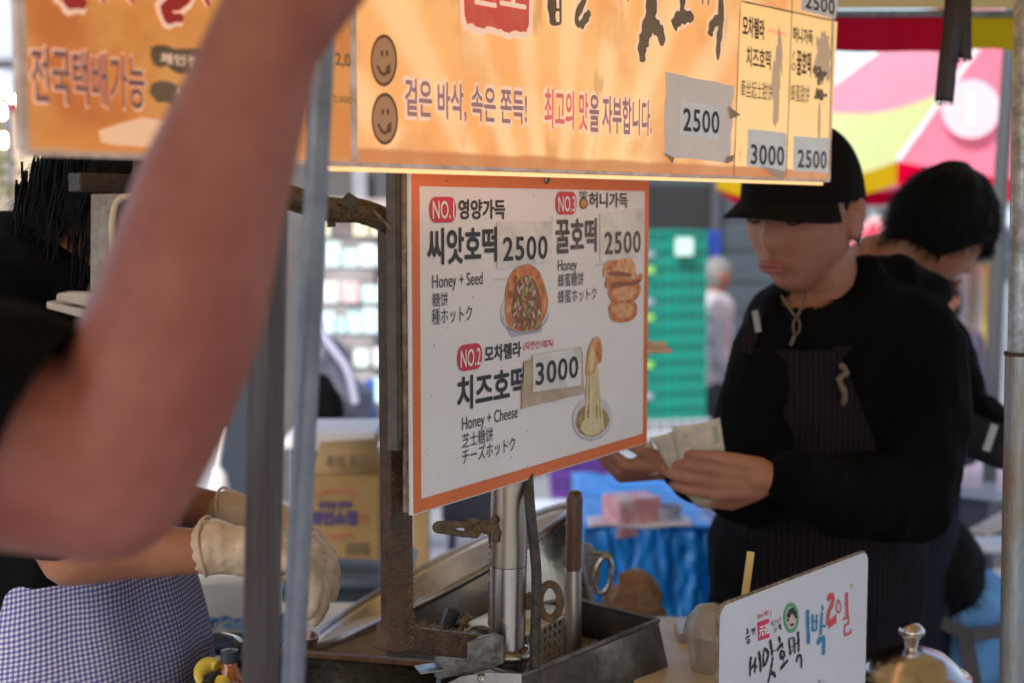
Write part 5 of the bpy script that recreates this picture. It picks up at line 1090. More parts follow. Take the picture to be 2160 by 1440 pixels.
# apron: stripes woven dark
apm = cloth('dark striped apron', (.022, .014, .017), (.014, .010, .012))
wv_ = apm.node_tree.nodes.new('ShaderNodeTexWave'); wv_.inputs['Scale'].default_value = 30; wv_.bands_direction = 'X'; tc = apm.node_tree.nodes.new('ShaderNodeTexCoord'); mx = apm.node_tree.nodes.new('ShaderNodeMix'); mx.data_type = 'RGBA'
mx.inputs[6].default_value = (.010, .007, .009, 1); mx.inputs[7].default_value = (.02, .014, .018, 1); apm.node_tree.links.new(tc.outputs['Object'], wv_.inputs[0]); apm.node_tree.links.new(wv_.outputs[1], mx.inputs[0]); apm.node_tree.links.new(mx.outputs[2], apm.node_tree.nodes['Principled BSDF'].inputs['Base Color'])
mb = MB(); vtorso(mb, .022, 1330); [mb.ball(W(x, y, YV + .085), r1, 20, sc=(1.0, .95, 1)) for x, y, r1 in ((1672, 775, .160), (1675, 850, .170), (1680, 940, .168))]; mb.ball(W(1715, 1440, YV + .1), .18, 18, sc=(1.06, .95, 1.1)); mb.ball(W(1715, 1600, YV + .1), .19, 18, sc=(1.06, .95, 1.2)); axl = W(1562, 800, YV - .05).x; axr = W(1765, 800, YV - .05).x; azt = W(1600, 738, YV - .06).z
fuse('apron', mb, apm, pV, voxel=.007, smooth=4, fold=.006, planes=[((0, YV + .08, 0), (0, 1, 0)), ((0, 0, azt), (0, 0, 1)), ((0, 0, .55), (0, 0, -1)), ((axr, 0, azt), (1, 0, .42)), ((axl + .01, 0, azt), (-1, 0, .13))])
mb = MB(); mb.bar(W(1765, 745, YV - .06), W(1850, 655, YV + .0), .026, .004, up=Vector((0, -1, .3))); mb.build('apron_strap', apm, pV, bevel=.001); mb = MB(); mb.bar(W(1572, 745, YV - .04), W(1600, 650, YV - .02), .024, .004, up=Vector((-.3, -1, .3))); mb.build('apron_strap', apm, pV, bevel=.001)
mb = MB(); mb.bar(W(1592, 655, YV - .085), W(1600, 700, YV - .088), .010, .003, up=Vector((0, -1, 0))); mb.build('grey_label', mat('dull grey label', (.28, .27, .27), .6), pV)
zp = mat('brass zip', (.13, .09, .06), .45, .6)
mb = MB(); mb.tube(catmull([tuple(W(1648, 622, YV - .11)), tuple(W(1662, 645, YV - .12)), tuple(W(1678, 668, YV - .125))], 4), .0022, 6); mb.tube(catmull([tuple(W(1700, 620, YV - .10)), tuple(W(1692, 645, YV - .12)), tuple(W(1682, 668, YV - .125))], 4), .0022, 6)
zc_ = W(1680, 688, YV - .13); mb.tube([zc_ + Vector((math.cos(t) * .0055, 0, math.sin(t) * .013)) for t in [2 * math.pi * k / 20 for k in range(20)]], .0018, 6, closed=True); mb.tube([W(1676, 708, YV - .13), W(1668, 728, YV - .135)], .003, 6)
mb.build('zip', zp, pV)
mb = MB(); mb.tube(catmull([tuple(W(1772, 768, YV - .07)), tuple(W(1786, 785, YV - .08)), tuple(W(1770, 800, YV - .08)), tuple(W(1782, 830, YV - .08)), tuple(W(1778, 852, YV - .07))], 4), [.003 + .003 * abs(math.sin(k)) for k in range(17)], 8); mb.build('knotted_tie', mat('tan cord', (.17, .11, .075), .8), pV)
# cap
capm = cloth('black cap cloth', (.008, .006, .0055), (.006, .005, .005))
cap = MB(); nu, nv = 60, 20; zr_ = .10
def capP(th, t):
    zc = zr_ + (.56 - zr_) * math.sin(t * math.pi / 2); k = math.cos(t * math.pi / 2) ** .72
    x, y = .352 * math.cos(th) * k, .445 * math.sin(th) * k - .01
    return hV + rV @ (Vector((x, y, zc - .05 * (y < 0) * min(1, -y * 4))) * sV * 1.02)
cap.add([capP(2 * math.pi * i / nu, j / nv) for j in range(nv + 1) for i in range(nu)], [(j * nu + i, j * nu + (i + 1) % nu, (j + 1) * nu + (i + 1) % nu, (j + 1) * nu + i) for j in range(nv) for i in range(nu)])
capo = cap.build('cap', capm, pV, smooth=60, solid=.003)
mb = MB()
def brim(a, t):
    th = math.pi / 2 + (a - .5) * 2 * R(66); ex = .29 * max(0, math.cos(math.pi * (a - .5) * .99)) ** .75
    x = .352 * math.cos(th) * (1 + .12 * t); y = .445 * math.sin(th) - .01 + ex * t; z = zr_ + .03 - .07 * t - .07 * (abs(x) / .35) ** 2 * (.35 + .65 * t)
    return hV + rV @ (Vector((x, y, z)) * sV)
mb.grid(brim, 30, 8); mb.build('brim', capm, capo, smooth=60, solid=.004)
mb = MB(); mb.ball(capP(0, 1), .006, 10); mb.build('cap_button', capm, capo)
hair_cap('hair', hV + rV @ Vector((0, -.012, 0)), sV, rV, hair_m, pV, grow=1.02, front=.14, back=-.2, strands=500, slen=.015, seed=5)
# banknotes
note = mat('cream banknote', (.62, .54, .42), .6, 0, (.45, .4, .36), 55, .1, 60, thr=(.45, .7)); note2 = mat('violet banknote print', (.22, .2, .34), .6, 0, (.5, .45, .42), 70); note3 = mat('olive banknote print', (.4, .38, .24), .6)
def banknote(pts, Y, label):
    Q = [W(x, y, Y + .01 * k) for k, (x, y) in enumerate(pts)]
    nn = (Q[1] - Q[0]).cross(Q[3] - Q[0]).normalized(); nn = nn if nn.y < 0 else -nn
    def f(a, t): p = Q[0].lerp(Q[1], a).lerp(Q[3].lerp(Q[2], a), t); return p + nn * .006 * math.sin(a * 3.1)
    mb = MB(); mb.grid(f, 8, 8); o = mb.build('banknote', note, None, smooth=60, solid=.0006, label=label, cat='banknote', group='banknotes in the hands of the vendor')
    mb = MB(); mb.grid(lambda a, t: f(.12 + .7 * a, .62 + .2 * t + .05 * math.sin(a * 9)) + nn * .0012, 8, 3); mb.build('violet_print', note2, o, smooth=0, fix=False)
    mb = MB(); mb.grid(lambda a, t: f(.8 + .12 * a, .15 + .35 * t) + nn * .0012, 3, 3); mb.build('olive_print', note3, o, smooth=0, fix=False)
banknote([(1418, 900), (1518, 880), (1532, 975), (1440, 1010)], YV - .205, 'uppermost cream banknote standing upright above the fingers of the vendor')
banknote([(1372, 922), (1440, 898), (1480, 1000), (1425, 1012)], YV - .195, 'cream banknote fanned out left behind the upright note')
banknote([(1342, 950), (1372, 925), (1400, 990), (1368, 1003)], YV - .17, 'small edge of banknote between both hands of the vendor')
banknote([(1445, 1040), (1540, 1038), (1540, 1064), (1470, 1068)], YV - .19, 'banknote end showing beneath the curled fingers of the vendor')

# --- second worker behind the vendor
pC = thing('person', (.95, 3.0, 0), 'dark haired worker bending down behind the vendor in a black top', 'person')
hC = W(1985, 478, 2.95); fC = Vector((.75, .35, -.62)); rC = frame_of(fC)
mb = MB(); add_head(mb, hC, .25, rC, ears=False); nC = W(1855, 570, 3.0); chain(mb, [(hC + Vector((-.03, 0, -.035)), .066), (nC, .07)])
for x, y, r1 in ((1810, 690, .15), (1780, 850, .14), (1770, 1000, .14)): mb.ball(W(x, y, 3.05), r1, 16)
chain(mb, [(nC, .08), (W(1960, 720, 3.0), .05), (W(2020, 870, 2.95), .042), (W(2150, 950, 2.8), .03)]); add_hand(mb, W(2165, 958, 2.8), (.9, -.3, -.4), (0, 0, -1), 1)
for sx in (-1, 1): chain(mb, [(Vector((.78 + sx * .09, 3.08, .85)), .1), (Vector((.78 + sx * .1, 3.08, .45)), .065), (Vector((.78 + sx * .1, 3.08, .05)), .045)])
fuse('body', mb, skin_b, pC, voxel=.006, smooth=4)
hair_cap('hair', hC, .25, rC, hair_m, pC, grow=1.13, front=.02, back=-.36, shag=.07, strands=3500, slen=.02, seed=8); face_details(pC, hC, .25, rC)
mb = MB()
for x, y, r1 in ((1815, 700, .16), (1790, 850, .155), (1780, 1000, .155), (1780, 1080, .15)): mb.ball(W(x, y, 3.05), r1, 16)
chain(mb, [(W(1860, 640, 3.02), .09), (W(1960, 730, 3.0), .085), (W(2025, 865, 2.95), .062), (W(2100, 915, 2.86), .05)])
fuse('jacket', mb, black_cloth, pC, voxel=.008, smooth=4, fold=.007)
mb = MB(); chain(mb, [(W(2030, 905, 2.9), .05), (W(2120, 945, 2.8), .045)]); fuse('grey_sleeve', mb, cloth('charcoal sleeve', (.035, .036, .042)), pC, voxel=.008)
mb = MB(); mb.bar(W(2080, 950, 2.74), W(2098, 895, 2.74), .014, .003, up=Vector((0, -1, 0))); mb.build('reflective_band', mat('pale reflective band', (.45, .45, .48), .5), pC)
mb = MB()
for sx in (-1, 1): chain(mb, [(Vector((.78 + sx * .08, 3.08, .9)), .12), (Vector((.78 + sx * .1, 3.08, .45)), .085), (Vector((.78 + sx * .1, 3.08, .1)), .075)])
fuse('trousers', mb, cloth('navy trousers', (.02, .022, .03)), pC, voxel=.01, fold=.005)

# --- people further off
def standing(label, px, pyt, Y, shirt, pants, hairm, facing=(1, 0, 0), hold=False, turn=0):
    top = W(px, pyt, Y); g = gz(Y); Ht = top.z - g; s = Ht / 7.3; t = thing('person', (top.x, Y, g), label, 'person'); x0 = top.x
    def V(a, b, h): f = Vector(facing).normalized(); r_ = Vector((f.y, -f.x, 0)); return Vector((x0, Y, g + h * Ht)) + r_ * a * Ht + f * b * Ht
    rt = frame_of(Vector(facing) + Vector((0, 0, -.1))); hh = V(0, .02, 1 - .068); mb = MB(); add_head(mb, hh, s * 1.03, rt)
    chain(mb, [(V(0, .01, .9), .032 * Ht), (V(0, 0, .83), .036 * Ht)])
    for h, r1 in ((.78, .075), (.68, .068), (.58, .07), (.5, .078)): mb.ball(V(0, 0, h), r1 * Ht, 14, sc=(1.15, 1.15, 1))
    for sx in (-1, 1):
        el_ = V(sx * .135, .0, .62); wr = V(sx * .10, .13 if hold else .06, .60 if hold else .48)
        chain(mb, [(V(sx * .1, 0, .81), .032 * Ht), (el_, .024 * Ht), (wr, .017 * Ht)]); add_hand(mb, wr, (wr - el_), (0, 0, -1) if hold else V(-sx, 0, 0) - V(0, 0, 0), Ht / 1.7)
        chain(mb, [(V(sx * .05, 0, .48), .05 * Ht), (V(sx * .055, .01, .27), .036 * Ht), (V(sx * .055, 0, .04), .024 * Ht)]); mb.ball(V(sx * .055, .03, .022), .026 * Ht, 10, sc=(1, 1.2, .8))
    fuse('body', mb, skin_c, t, voxel=.010, smooth=2)
    mb = MB()
    for h, r1 in ((.79, .082), (.7, .08), (.6, .08), (.52, .086)): mb.ball(V(0, 0, h), r1 * Ht, 14, sc=(1.15, 1.15, 1))
    for sx in (-1, 1): el_ = V(sx * .135, .0, .62); wr = V(sx * .11, .11 if hold else .05, .60 if hold else .5); chain(mb, [(V(sx * .1, 0, .81), .042 * Ht), (el_, .034 * Ht), (wr, .026 * Ht)])
    fuse('shirt', mb, shirt, t, voxel=.012, smooth=3, fold=.008)
    mb = MB(); mb.ball(V(0, 0, .5), .085 * Ht, 14, sc=(1.1, 1.1, .8))
    for sx in (-1, 1): chain(mb, [(V(sx * .05, 0, .47), .062 * Ht), (V(sx * .055, .01, .27), .048 * Ht), (V(sx * .055, 0, .06), .04 * Ht)])
    fuse('trousers', mb, pants, t, voxel=.012, smooth=3, fold=.006)
    hair_cap('hair', hh, s * 1.03, rt, hairm, t, strands=300, slen=.02)
    return t
standing('grey haired man in pale grey shirt walking past the green crates', 1503, 545, 9.0, cloth('pale grey shirt', (.5, .49, .52)), cloth('dark trousers', (.05, .055, .065)), hair_g, (1, .25, 0))
standing('passer-by in dark violet shirt holding something white near the right pole', 2000, 592, 6.2, cloth('dark violet shirt', (.07, .065, .1)), cloth('black trousers', (.02, .02, .03)), hair_m, (-.9, -.5, 0), hold=True)
# seated figure low at the right in a light blue shirt
pD = thing('person', (1.05, 3.2, 0), 'crouching person with black hair and light blue shirt beside the right pole', 'person')
hD = W(1960, 1195, 3.1); rD = frame_of((-.7, .5, -.5)); mb = MB(); add_head(mb, hD, .24, rD); chain(mb, [(hD, .06), (W(1990, 1290, 3.15), .06)])
for x, y, r1 in ((2020, 1360, .15), (2020, 1480, .15), (2010, 1600, .16)): mb.ball(W(x, y, 3.2), r1, 16)
for sx in (-1, 1): chain(mb, [(W(2010 + 90 * sx, 1620, 3.15), .08), (W(2000 + 130 * sx, 1590, 2.95), .07), (W(2000 + 110 * sx, 1840, 2.98), .045)])
chain(mb, [(W(1950, 1340, 3.15), .05), (W(1900, 1460, 3.05), .04), (W(1930, 1540, 2.9), .03)]); add_hand(mb, W(1932, 1550, 2.9), (.2, -.5, -1), (0, 0, 1), .95)
chain(mb, [(W(2110, 1340, 3.15), .05), (W(2150, 1460, 3.05), .04), (W(2100, 1540, 2.9), .03)]); add_hand(mb, W(2098, 1550, 2.9), (-.2, -.5, -1), (0, 0, 1), .95)
fuse('body', mb, skin_b, pD, voxel=.007, smooth=4)
hair_cap('hair', hD, .25, rD, hair_m, pD, grow=1.15, front=-.2, back=-.45, shag=.05, strands=900, slen=.014, seed=11)
mb = MB()
for x, y, r1 in ((2020, 1350, .17), (2020, 1470, .17), (2010, 1580, .175)): mb.ball(W(x, y, 3.2), r1, 16)
chain(mb, [(W(2035, 1270, 3.15), .085), (W(1945, 1345, 3.15), .075), (W(1900, 1460, 3.05), .06)]); chain(mb, [(W(2035, 1265, 3.15), .085), (W(2110, 1345, 3.15), .08), (W(2150, 1460, 3.05), .06)])
fuse('shirt', mb, cloth('light blue shirt', (.17, .36, .62), (.12, .28, .52)), pD, voxel=.008, smooth=3, fold=.014, fscale=9)
mb = MB(); mb.bar(W(1975, 1305, 3.0), W(2055, 1345, 2.98), .03, .004, up=Vector((0, -1, .2))); mb.bar(W(2035, 1335, 2.985), W(2060, 1480, 2.96), .035, .004, up=Vector((0, -1, .2))); mb.bar(W(2050, 1340, 2.98), W(2160, 1320, 3.02), .03, .004, up=Vector((0, -1, .2))); mb.build('dark_strap', mat('brown bag strap', (.06, .045, .045), .6), pD, bevel=.001)
mb = MB()
for sx in (-1, 1): chain(mb, [(W(2010 + 80 * sx, 1630, 3.15), .1), (W(2000 + 130 * sx, 1590, 2.95), .09), (W(2000 + 110 * sx, 1800, 2.98), .06)])
fuse('trousers', mb, cloth('navy work trousers', (.025, .03, .045)), pD, voxel=.01)

# ------------------------------------------------------------------ things on the stall counter
CZ = .70                                        # counter top height
cream = mat('cream laminate', (.62, .5, .36), .45, 0, (.5, .38, .25), 8, .05, 30)
dark_iron = mat('black greasy iron', (.018, .014, .011), .45, .5, (.05, .035, .02), 20, .4, 90)
ct = thing('counter', (0, 2.3, 0), 'cream topped food stall counter under the pans', 'counter')
mb = MB(); mb.box((.1, 1.98, CZ - .02), (1.3, .74, .04)); mb.build('worktop', cream, ct, bevel=.004)
mb = MB(); mb.box((.1, 1.65, CZ - .22), (1.28, .03, .36)); mb.build('front_panel', mat('dented steel panel', (.42, .4, .38), .35, .9, (.3, .26, .22), 6, .2, 20), ct)
for x in (-.5, .7):
    for y in (1.7, 2.3): mb = MB(); mb.box((x, y, CZ / 2 - .02), (.04, .04, CZ - .045)); mb.build('leg', galv, ct)

# griddle guard: folded steel tray at the lower right of the post
def TW(x, y, z): 
    d = ray(x, y); return CAM + d * ((z - CAM.z) / d.z)
zg = .907
A_ = TW(1100, 1425, zg); B_ = TW(1387, 1308, zg); C2 = B_ + Vector((-.12, .12, 0)); D_ = A_ + Vector((-.18, .16, 0))
tray = thing('griddle_tray', A_.lerp(C2, .5) - Vector((0, 0, .1)), 'deep scratched steel tray with folded rim in front of the tilted pan', 'tray')
tm = mat('scratched dark steel', (.24, .2, .17), .4, .8, (.1, .08, .065), 12, .35, 45, rvar=.12)
mb = MB(); dn = Vector((0, 0, -.2)); ou = {0: Vector((-.03, -.03, 0)), 1: Vector((.045, -.02, 0)), 2: Vector((.03, .04, 0)), 3: Vector((-.05, .03, 0))}
tp = [A_, B_, C2, D_]; bt = [p + dn + ou[i] for i, p in enumerate(tp)]
for i in range(4):
    j = (i + 1) % 4; mb.add([tp[i], tp[j], bt[j], bt[i]], [(0, 1, 2, 3)])
mb.build('walls', tm, tray, solid=.003, bevel=.001)
mb = MB(); mb.tube([A_, B_, C2, D_], .0042, 10, closed=True); mb.build('rolled_rim', tm, tray)
mb = MB(); mb.add([p + Vector((0, 0, -.055)) for p in tp], [(0, 1, 2, 3)]); mb.build('fat_bed', mat('crumbs and fat', (.22, .17, .14), .6, 0, (.09, .07, .06), 60, .8, 120), tray)
mb = MB(); rr = random.Random(2)
for k in range(140): u_, v_ = rr.random(), rr.random(); mb.ball(B_.lerp(A_, u_ * .5).lerp(C2.lerp(D_, u_ * .5), v_) + Vector((0, 0, -.053)), rr.uniform(.001, .004), 6)
mb.build('crumbs', mat('crumbs', (.55, .42, .35), .5, 0, (.3, .2, .2), 100), tray, kind='stuff')

# perforated scoop box with real holes
q0, q1, q2, q3 = TW(1120, 1352, .93), TW(1216, 1294, .932), TW(1150, 1288, .932), TW(1030, 1340, .93)
Yp = q0.y; perf = thing('perforated_scoop', W(1170, 1400, q0.y), 'perforated steel scoop box standing behind the post', 'scoop')
P0 = W(1112, 1340, 1.93); P1 = W(1216, 1284, 2.02); h_ = PX(80, 1.95)
mb = MB(); nc, nr = 10, 4
for i in range(nc):
    for j in range(nr):
        def F(a, t): p = P0.lerp(P1, (i + a) / nc); return p - Vector((0, 0, h_ * ((j + t) / nr)))
        ou_, inn = [], []
        for k in range(12):
            th = 2 * math.pi * k / 12; c_, s_ = math.cos(th), math.sin(th); mx_ = max(abs(c_), abs(s_)); ou_.append(F(.5 + .5 * c_ / mx_, .5 + .5 * s_ / mx_)); inn.append(F(.5 + .33 * c_, .5 + .33 * s_))
        mb.add(ou_ + inn, [(k, (k + 1) % 12, 12 + (k + 1) % 12, 12 + k) for k in range(12)])
mb.build('perforated_side', mat('bright perforated steel', (.62, .58, .5), .4, .5, (.5, .44, .36), 30), perf, smooth=0, solid=.001)
bk = Vector((-.09, .05, .0)); mb = MB(); mb.add([P0, P1, P1 + bk, P0 + bk], [(0, 1, 2, 3)]); mb.build('lid', mat('warm steel lid', (.75, .64, .46), .4, .4, (.4, .3, .2), 20), perf, solid=.0015)
mb = MB(); mb.tube([P0, P1], .0016, 8); mb.tube([P1, P1 - Vector((0, 0, h_))], .0016, 8); mb.build('wire_edge', steel, perf)
mb = MB(); g_ = bk * .5 - Vector((0, 0, h_)); mb.add([P0 + bk - Vector((0, 0, .002)), P1 + bk - Vector((0, 0, .002)), P1 + bk - Vector((0, 0, h_)), P0 + bk - Vector((0, 0, h_))], [(0, 1, 2, 3)]); mb.build('back_side', steel, perf, solid=.001)

# the big tilted pan
YPn = 2.36; R1, R2 = W(650, 1364, YPn - .06), W(1197, 1064, YPn + .1); pc_ = (R1 + R2) / 2; rad = (R2 - R1).length / 2
maj = (R2 - R1).normalized(); vw = (pc_ - CAM).normalized(); perp = maj.cross(vw).normalized(); perp = perp if perp.z > 0 else -perp
ax = (perp * math.cos(R(6.0)) - vw * math.sin(R(6.0))); ax = (ax - maj * ax.dot(maj)).normalized()
pan = thing('steel_pan', pc_ - ax * .2, 'large stainless steel mixing bowl tipped on its side behind the post', 'pan')
prof = [(rad * .04, -.225), (rad * .5, -.223), (rad * .72, -.21), (rad * .82, -.17), (rad * .87, -.12), (rad * .93, -.05), (rad * .965, 0)]
prof = [(a_, b_) for a_, b_ in catmull(prof, 4)]
mb = MB(); mb.lathe(prof, pc_, ax, 72); mb.build('bowl', pan_steel, pan, smooth=60, solid=.0025)
rm = ax.orthogonal().normalized(); rb = ax.cross(rm); mb = MB(); mb.tube([pc_ + (rm * math.cos(t) + rb * math.sin(t)) * rad * .985 for t in [2 * math.pi * k / 80 for k in range(80)]], .0075, 12, closed=True); mb.build('rolled_rim', mat('dark worn rim', (.4, .36, .33), .3, 1, (.25, .2, .17), 20), pan)
hp = W(1250, 1165, YPn + .02); hq = W(1288, 1245, YPn + .0)
mb = MB(); mb.prism([W(x, y, YPn - .06) for x, y in ((1228, 1142), (1250, 1150), (1268, 1185), (1262, 1235), (1244, 1235), (1232, 1190))], Vector((0, -1, 0)), .004); mb.build('handle_plate', steel, pan, bevel=.001)
mb = MB(); hh_ = [W(1272 + 17 * math.cos(t) - 8 * math.sin(t), 1212 + 38 * math.sin(t) + 4 * math.cos(t), YPn - .08) for t in [2 * math.pi * k / 24 for k in range(24)]]; mb.tube(hh_, .0045, 10, closed=True); mb.build('ring_handle', steel, pan)
mb = MB(); mb.tube([W(1246, 1165, YPn - .07), W(1285, 1168, YPn - .075), W(1292, 1180, YPn - .08)], .004, 8); mb.build('hinge', steel, pan)
# scraper knife with wooden handle
kn = thing('scraper', W(1208, 1365, 1.97), 'upright scraper with brown wooden handle and steel ferrule', 'scraper')
mb = MB(); mb.tube([W(1212, 1034, 1.97), W(1212, 1038, 1.97), W(1212, 1050, 1.97), W(1211, 1120, 1.97), W(1209, 1199, 1.97)], [PX(9, 2), PX(15, 2), PX(17.5, 2), PX(17.5, 2), PX(16.5, 2)], 20); mb.build('handle', mat('dark varnished wood', (.14, .06, .025), .35, 0, (.07, .03, .014), 14, .2, 60, stretch=(4, 4, .6)), kn, smooth=50)
mb = MB(); mb.tube([W(1209, 1200, 1.97), W(1208, 1378, 1.97)], PX(19, 1.97), 24); mb.build('steel_sleeve', steel_brushed, kn)
# oil bits and utensils in the pan
mb = MB(); mb.tube([W(955, 1288, 2.0), W(938, 1330, 1.98)], [.011, .009], 8); mb.build('tongs', mat('black tongs', (.012, .011, .01), .5), None, label='short black handle leaning inside the tipped bowl', cat='utensil')
mb = MB(); mb.tube(catmull([tuple(W(x, y, 1.98)) for x, y in ((990, 1298), (975, 1318), (965, 1340))], 4), [.008, .004, .005, .007, .004, .003, .005, .003, .003], 8); mb.build('brush', mat('brown bristles', (.2, .12, .04), .8), None, label='small brown brush next to the black handle in the bowl', cat='brush')
mb = MB(); mb.tube([W(1012 + 28 * math.cos(t), 1333 - 13 * math.sin(t), 1.93 + .01 * math.sin(t)) for t in [math.pi * k / 14 for k in range(15)]], .0018, 8); mb.build('wire_loop', steel, None, label='thin wire handle arching out left of the post', cat='handle')
# dark griddle trough along the lower edge
tr = thing('griddle_trough', W(620, 1440, 1.95), 'long black greasy griddle trough along the front of the counter', 'griddle')
zt_ = .9; rimp = [TW(525, 1372, zt_), TW(928, 1403, zt_), TW(905, 1640, zt_), TW(180, 1640, zt_)]
mb = MB(); bt = [p + Vector((0, 0, -.19)) for p in rimp]
for i in range(4): mb.add([rimp[i], rimp[(i + 1) % 4], bt[(i + 1) % 4], bt[i]], [(0, 1, 2, 3)])
mb.add(bt, [(0, 1, 2, 3)]); mb.build('trough_walls', dark_iron, tr, solid=.006)
mb = MB(); mb.tube([rimp[3], rimp[0]], .006, 8); mb.build('left_rim', dark_iron, tr)
mb = MB(); mb.bar(rimp[0] + Vector((0, 0, .002)), rimp[1] + Vector((0, 0, .002)), .012, .007); mb.build('rusted_rim', mat('orange rusted rim', (.2, .09, .04), .6, .3, (.09, .04, .02), 40, .4, 90), tr, bevel=.001)
mb = MB(); mb.add([p.lerp((bt[0] + bt[2]) / 2, .08) + Vector((0, 0, .05)) for p in bt], [(0, 1, 2, 3)]); mb.build('burnt_bed', dark_iron, tr)
mb = MB(); mb.tube([W(853, 1385, 1.9), W(852, 1440, 1.9)], .007, 8); mb.build('support_rod', rust, tr)
mb = MB(); mb.bar(W(880, 1412, 1.72), W(930, 1405, 1.73), .03, .003); mb.build('bracket_tab', galv, tr, bevel=.001)
stb = thing('side_table', W(500, 1500, 2.4), 'low side table carrying the cream tub behind the left poles', 'table')
mb = MB(); mb.box((W(500, 1400, 2.4).x, 2.42, .745), (.5, .42, .03)); mb.build('tabletop', cream, stb)
for sx in (-.22, .22):
    for sy in (-.18, .18): mb = MB(); mb.box((W(500, 1400, 2.4).x + sx, 2.42 + sy, .365), (.03, .03, .73)); mb.build('leg', galv, stb)
# steel sheet corner with studs below the post
mb = MB(); mb.prism([W(x, y, 1.74) for x, y in ((930, 1446), (975, 1425), (1032, 1418), (1100, 1420), (1100, 1500), (930, 1500))], Vector((0, -1, .2)), .002); sc_ = mb.build('steel_plate', steel, None, label='bare steel plate edge at the foot of the post', cat='plate', smooth=0)
mb = MB(); mb.lathe([(0, .003), (.004, .002), (.005, 0)], W(1015, 1430, 1.735), Vector((0, -1, .3)), 12); mb.build('rivet', steel, sc_)
# yellow hose ring and amber bottle
mb = MB(); mb.tube([W(446 + 26 * math.cos(t), 1426 + 26 * math.sin(t), 1.78 - .02 * math.sin(t)) for t in [R(-60) - R(280) * k / 26 for k in range(27)]], [.0072 + .003 * math.sin(k * .3) for k in range(27)], 12); mb.build('rubber_ring', mat('yellow rubber', (.75, .55, .08), .4, 0, (.65, .42, .04), 20), None, label='yellow rubber handle loop in the black trough', cat='handle', smooth=60)
bt_ = thing('bottle', W(486, 1470, 1.8), 'amber oil bottle beside the yellow loop', 'bottle')
mb = MB(); o_ = W(486, 1475, 1.8); mb.lathe([(0, 0), (.02, 0), (.021, .02), (.02, .032), (.011, .043), (.009, .052)], o_, n=24); mb.build('glass', mat('amber glass', (.42, .11, .015), .1, 0, (.3, .07, .01), 20, spec=.8), bt_)
mb = MB(); mb.lathe([(0, .068), (.011, .066), (.012, .052), (.009, .05)], o_, n=20); mb.build('cap', mat('dark bottle cap', (.04, .045, .06), .35), bt_)
mb = MB(); mb.tube([W(470, 1338, 1.95), W(496, 1352, 1.9), W(512, 1368, 1.88)], [.004, .009, .011], 10); mb.build('spoon', steel, None, label='steel spoon handle poking out beside the front poles', cat='spoon')
mb = MB(); mb.lathe([(0, 0), (.018, 0), (.024, .016), (.022, .016), (.017, .003)], W(640, 1362, 2.0), n=28); mb.build('small_bowl', mat('copper toned steel', (.5, .32, .24), .35, .9), None, label='small copper toned bowl left of the tipped pan', cat='bowl')
# cream bin with blue print
bn = thing('flour_tub', W(455, 1400, 2.35), 'cream white tub with blue wave print between the worker and the poles', 'tub')
mb = MB(); c_ = W(465, 1290, 2.35); mb.box(c_, (.19, .14, .155)); mb.build('tub', mat('cream tub', (.92, .88, .78), .5, 0, (.8, .7, .55), 6, emit=(1, .9, .7), es=.0), bn, bevel=.012)
mb = MB(); rr = random.Random(5)
for k in range(26):
    x = rr.uniform(405, 520); y = rr.uniform(1302, 1325); mb.add([W(x - 12, y, 2.278), W(x, y - 6, 2.278), W(x + 14, y - 3 - rr.random() * 5, 2.278), W(x + 6, y + 5, 2.278)], [(0, 1, 2, 3)])
mb.build('blue_print', mat('blue wave print', (.12, .35, .68), .5, 0, (.5, .66, .8), 40), bn, smooth=0, fix=False)
mb = MB(); mb.box(W(465, 1336, 2.3), (.22, .2, .016)); mb.build('tray', mat('navy tray', (.02, .03, .06), .4), None, label='dark navy tray under the cream tub', cat='tray', bevel=.004)
mb = MB(); mb.box(W(462, 1376, 2.28), (.2, .18, .042)); mb.build('polystyrene_block', mat('white foam', (.85, .82, .74), .7, 0, (.8, .74, .62), 20), None, label='white foam block below the navy tray', cat='block', bevel=.006)
# white brackets left of the arm
wb_ = thing('shelf_bracket', W(240, 520, 1.5), 'off-white bent metal bracket hanging from the brown bar at the left', 'bracket')
mb = MB(); pts = [(240, 660), (236, 540), (236, 470), (245, 428), (268, 414), (330, 413), (420, 418)]
mb.tube(catmull([tuple(W(x, y, 1.50)) for x, y in pts], 5), .003, 8); mb.build('edge_lip', mat('cream bracket edge', (.72, .52, .32), .5), wb_)
mb = MB(); ob_ = [(192, 410), (300, 408), (300, 416), (262, 418), (244, 432), (236, 470), (236, 560), (238, 650), (190, 650)]; mb.prism([W(x, y, 1.505) for x, y in ob_], Vector((0, -1, 0)), .012); mb.build('plate', mat('speckled grey bracket', (.4, .36, .32), .6, 0, (.26, .22, .18), 90, .2, 90), wb_, bevel=.001)
mb = MB(); mb.bar(W(156, 385, 1.52), W(420, 392, 1.62), .03, .02); bar_ = mb.build('brown_bar', rust_dark, None, label='brown greasy steel bar under the left end of the overhead sign', cat='bar', bevel=.002)
mb = MB(); mb.tube([W(292, 335, 1.55), W(292, 372, 1.55)], .006, 8); mb.build('hanger_bolt', rust_dark, bar_)
lb_ = thing('ledge', W(140, 640, 1.5), 'pale slanted ledge block jutting out left of the raised arm', 'ledge')
mb = MB(); mb.prism([W(x, y, 1.50) for x, y in ((98, 636), (260, 668), (300, 690), (300, 705), (98, 650))], Vector((0, -1, 0)), .05); mb.build('ledge_plate', wood_pale, lb_, bevel=.001)
mb = MB(); mb.prism([W(x, y, 1.49) for x, y in ((120, 618), (300, 622), (300, 668), (230, 656), (117, 633))], Vector((0, -1, 0)), .04); mb.build('ledge_block', wood_pale, lb_, bevel=.002)
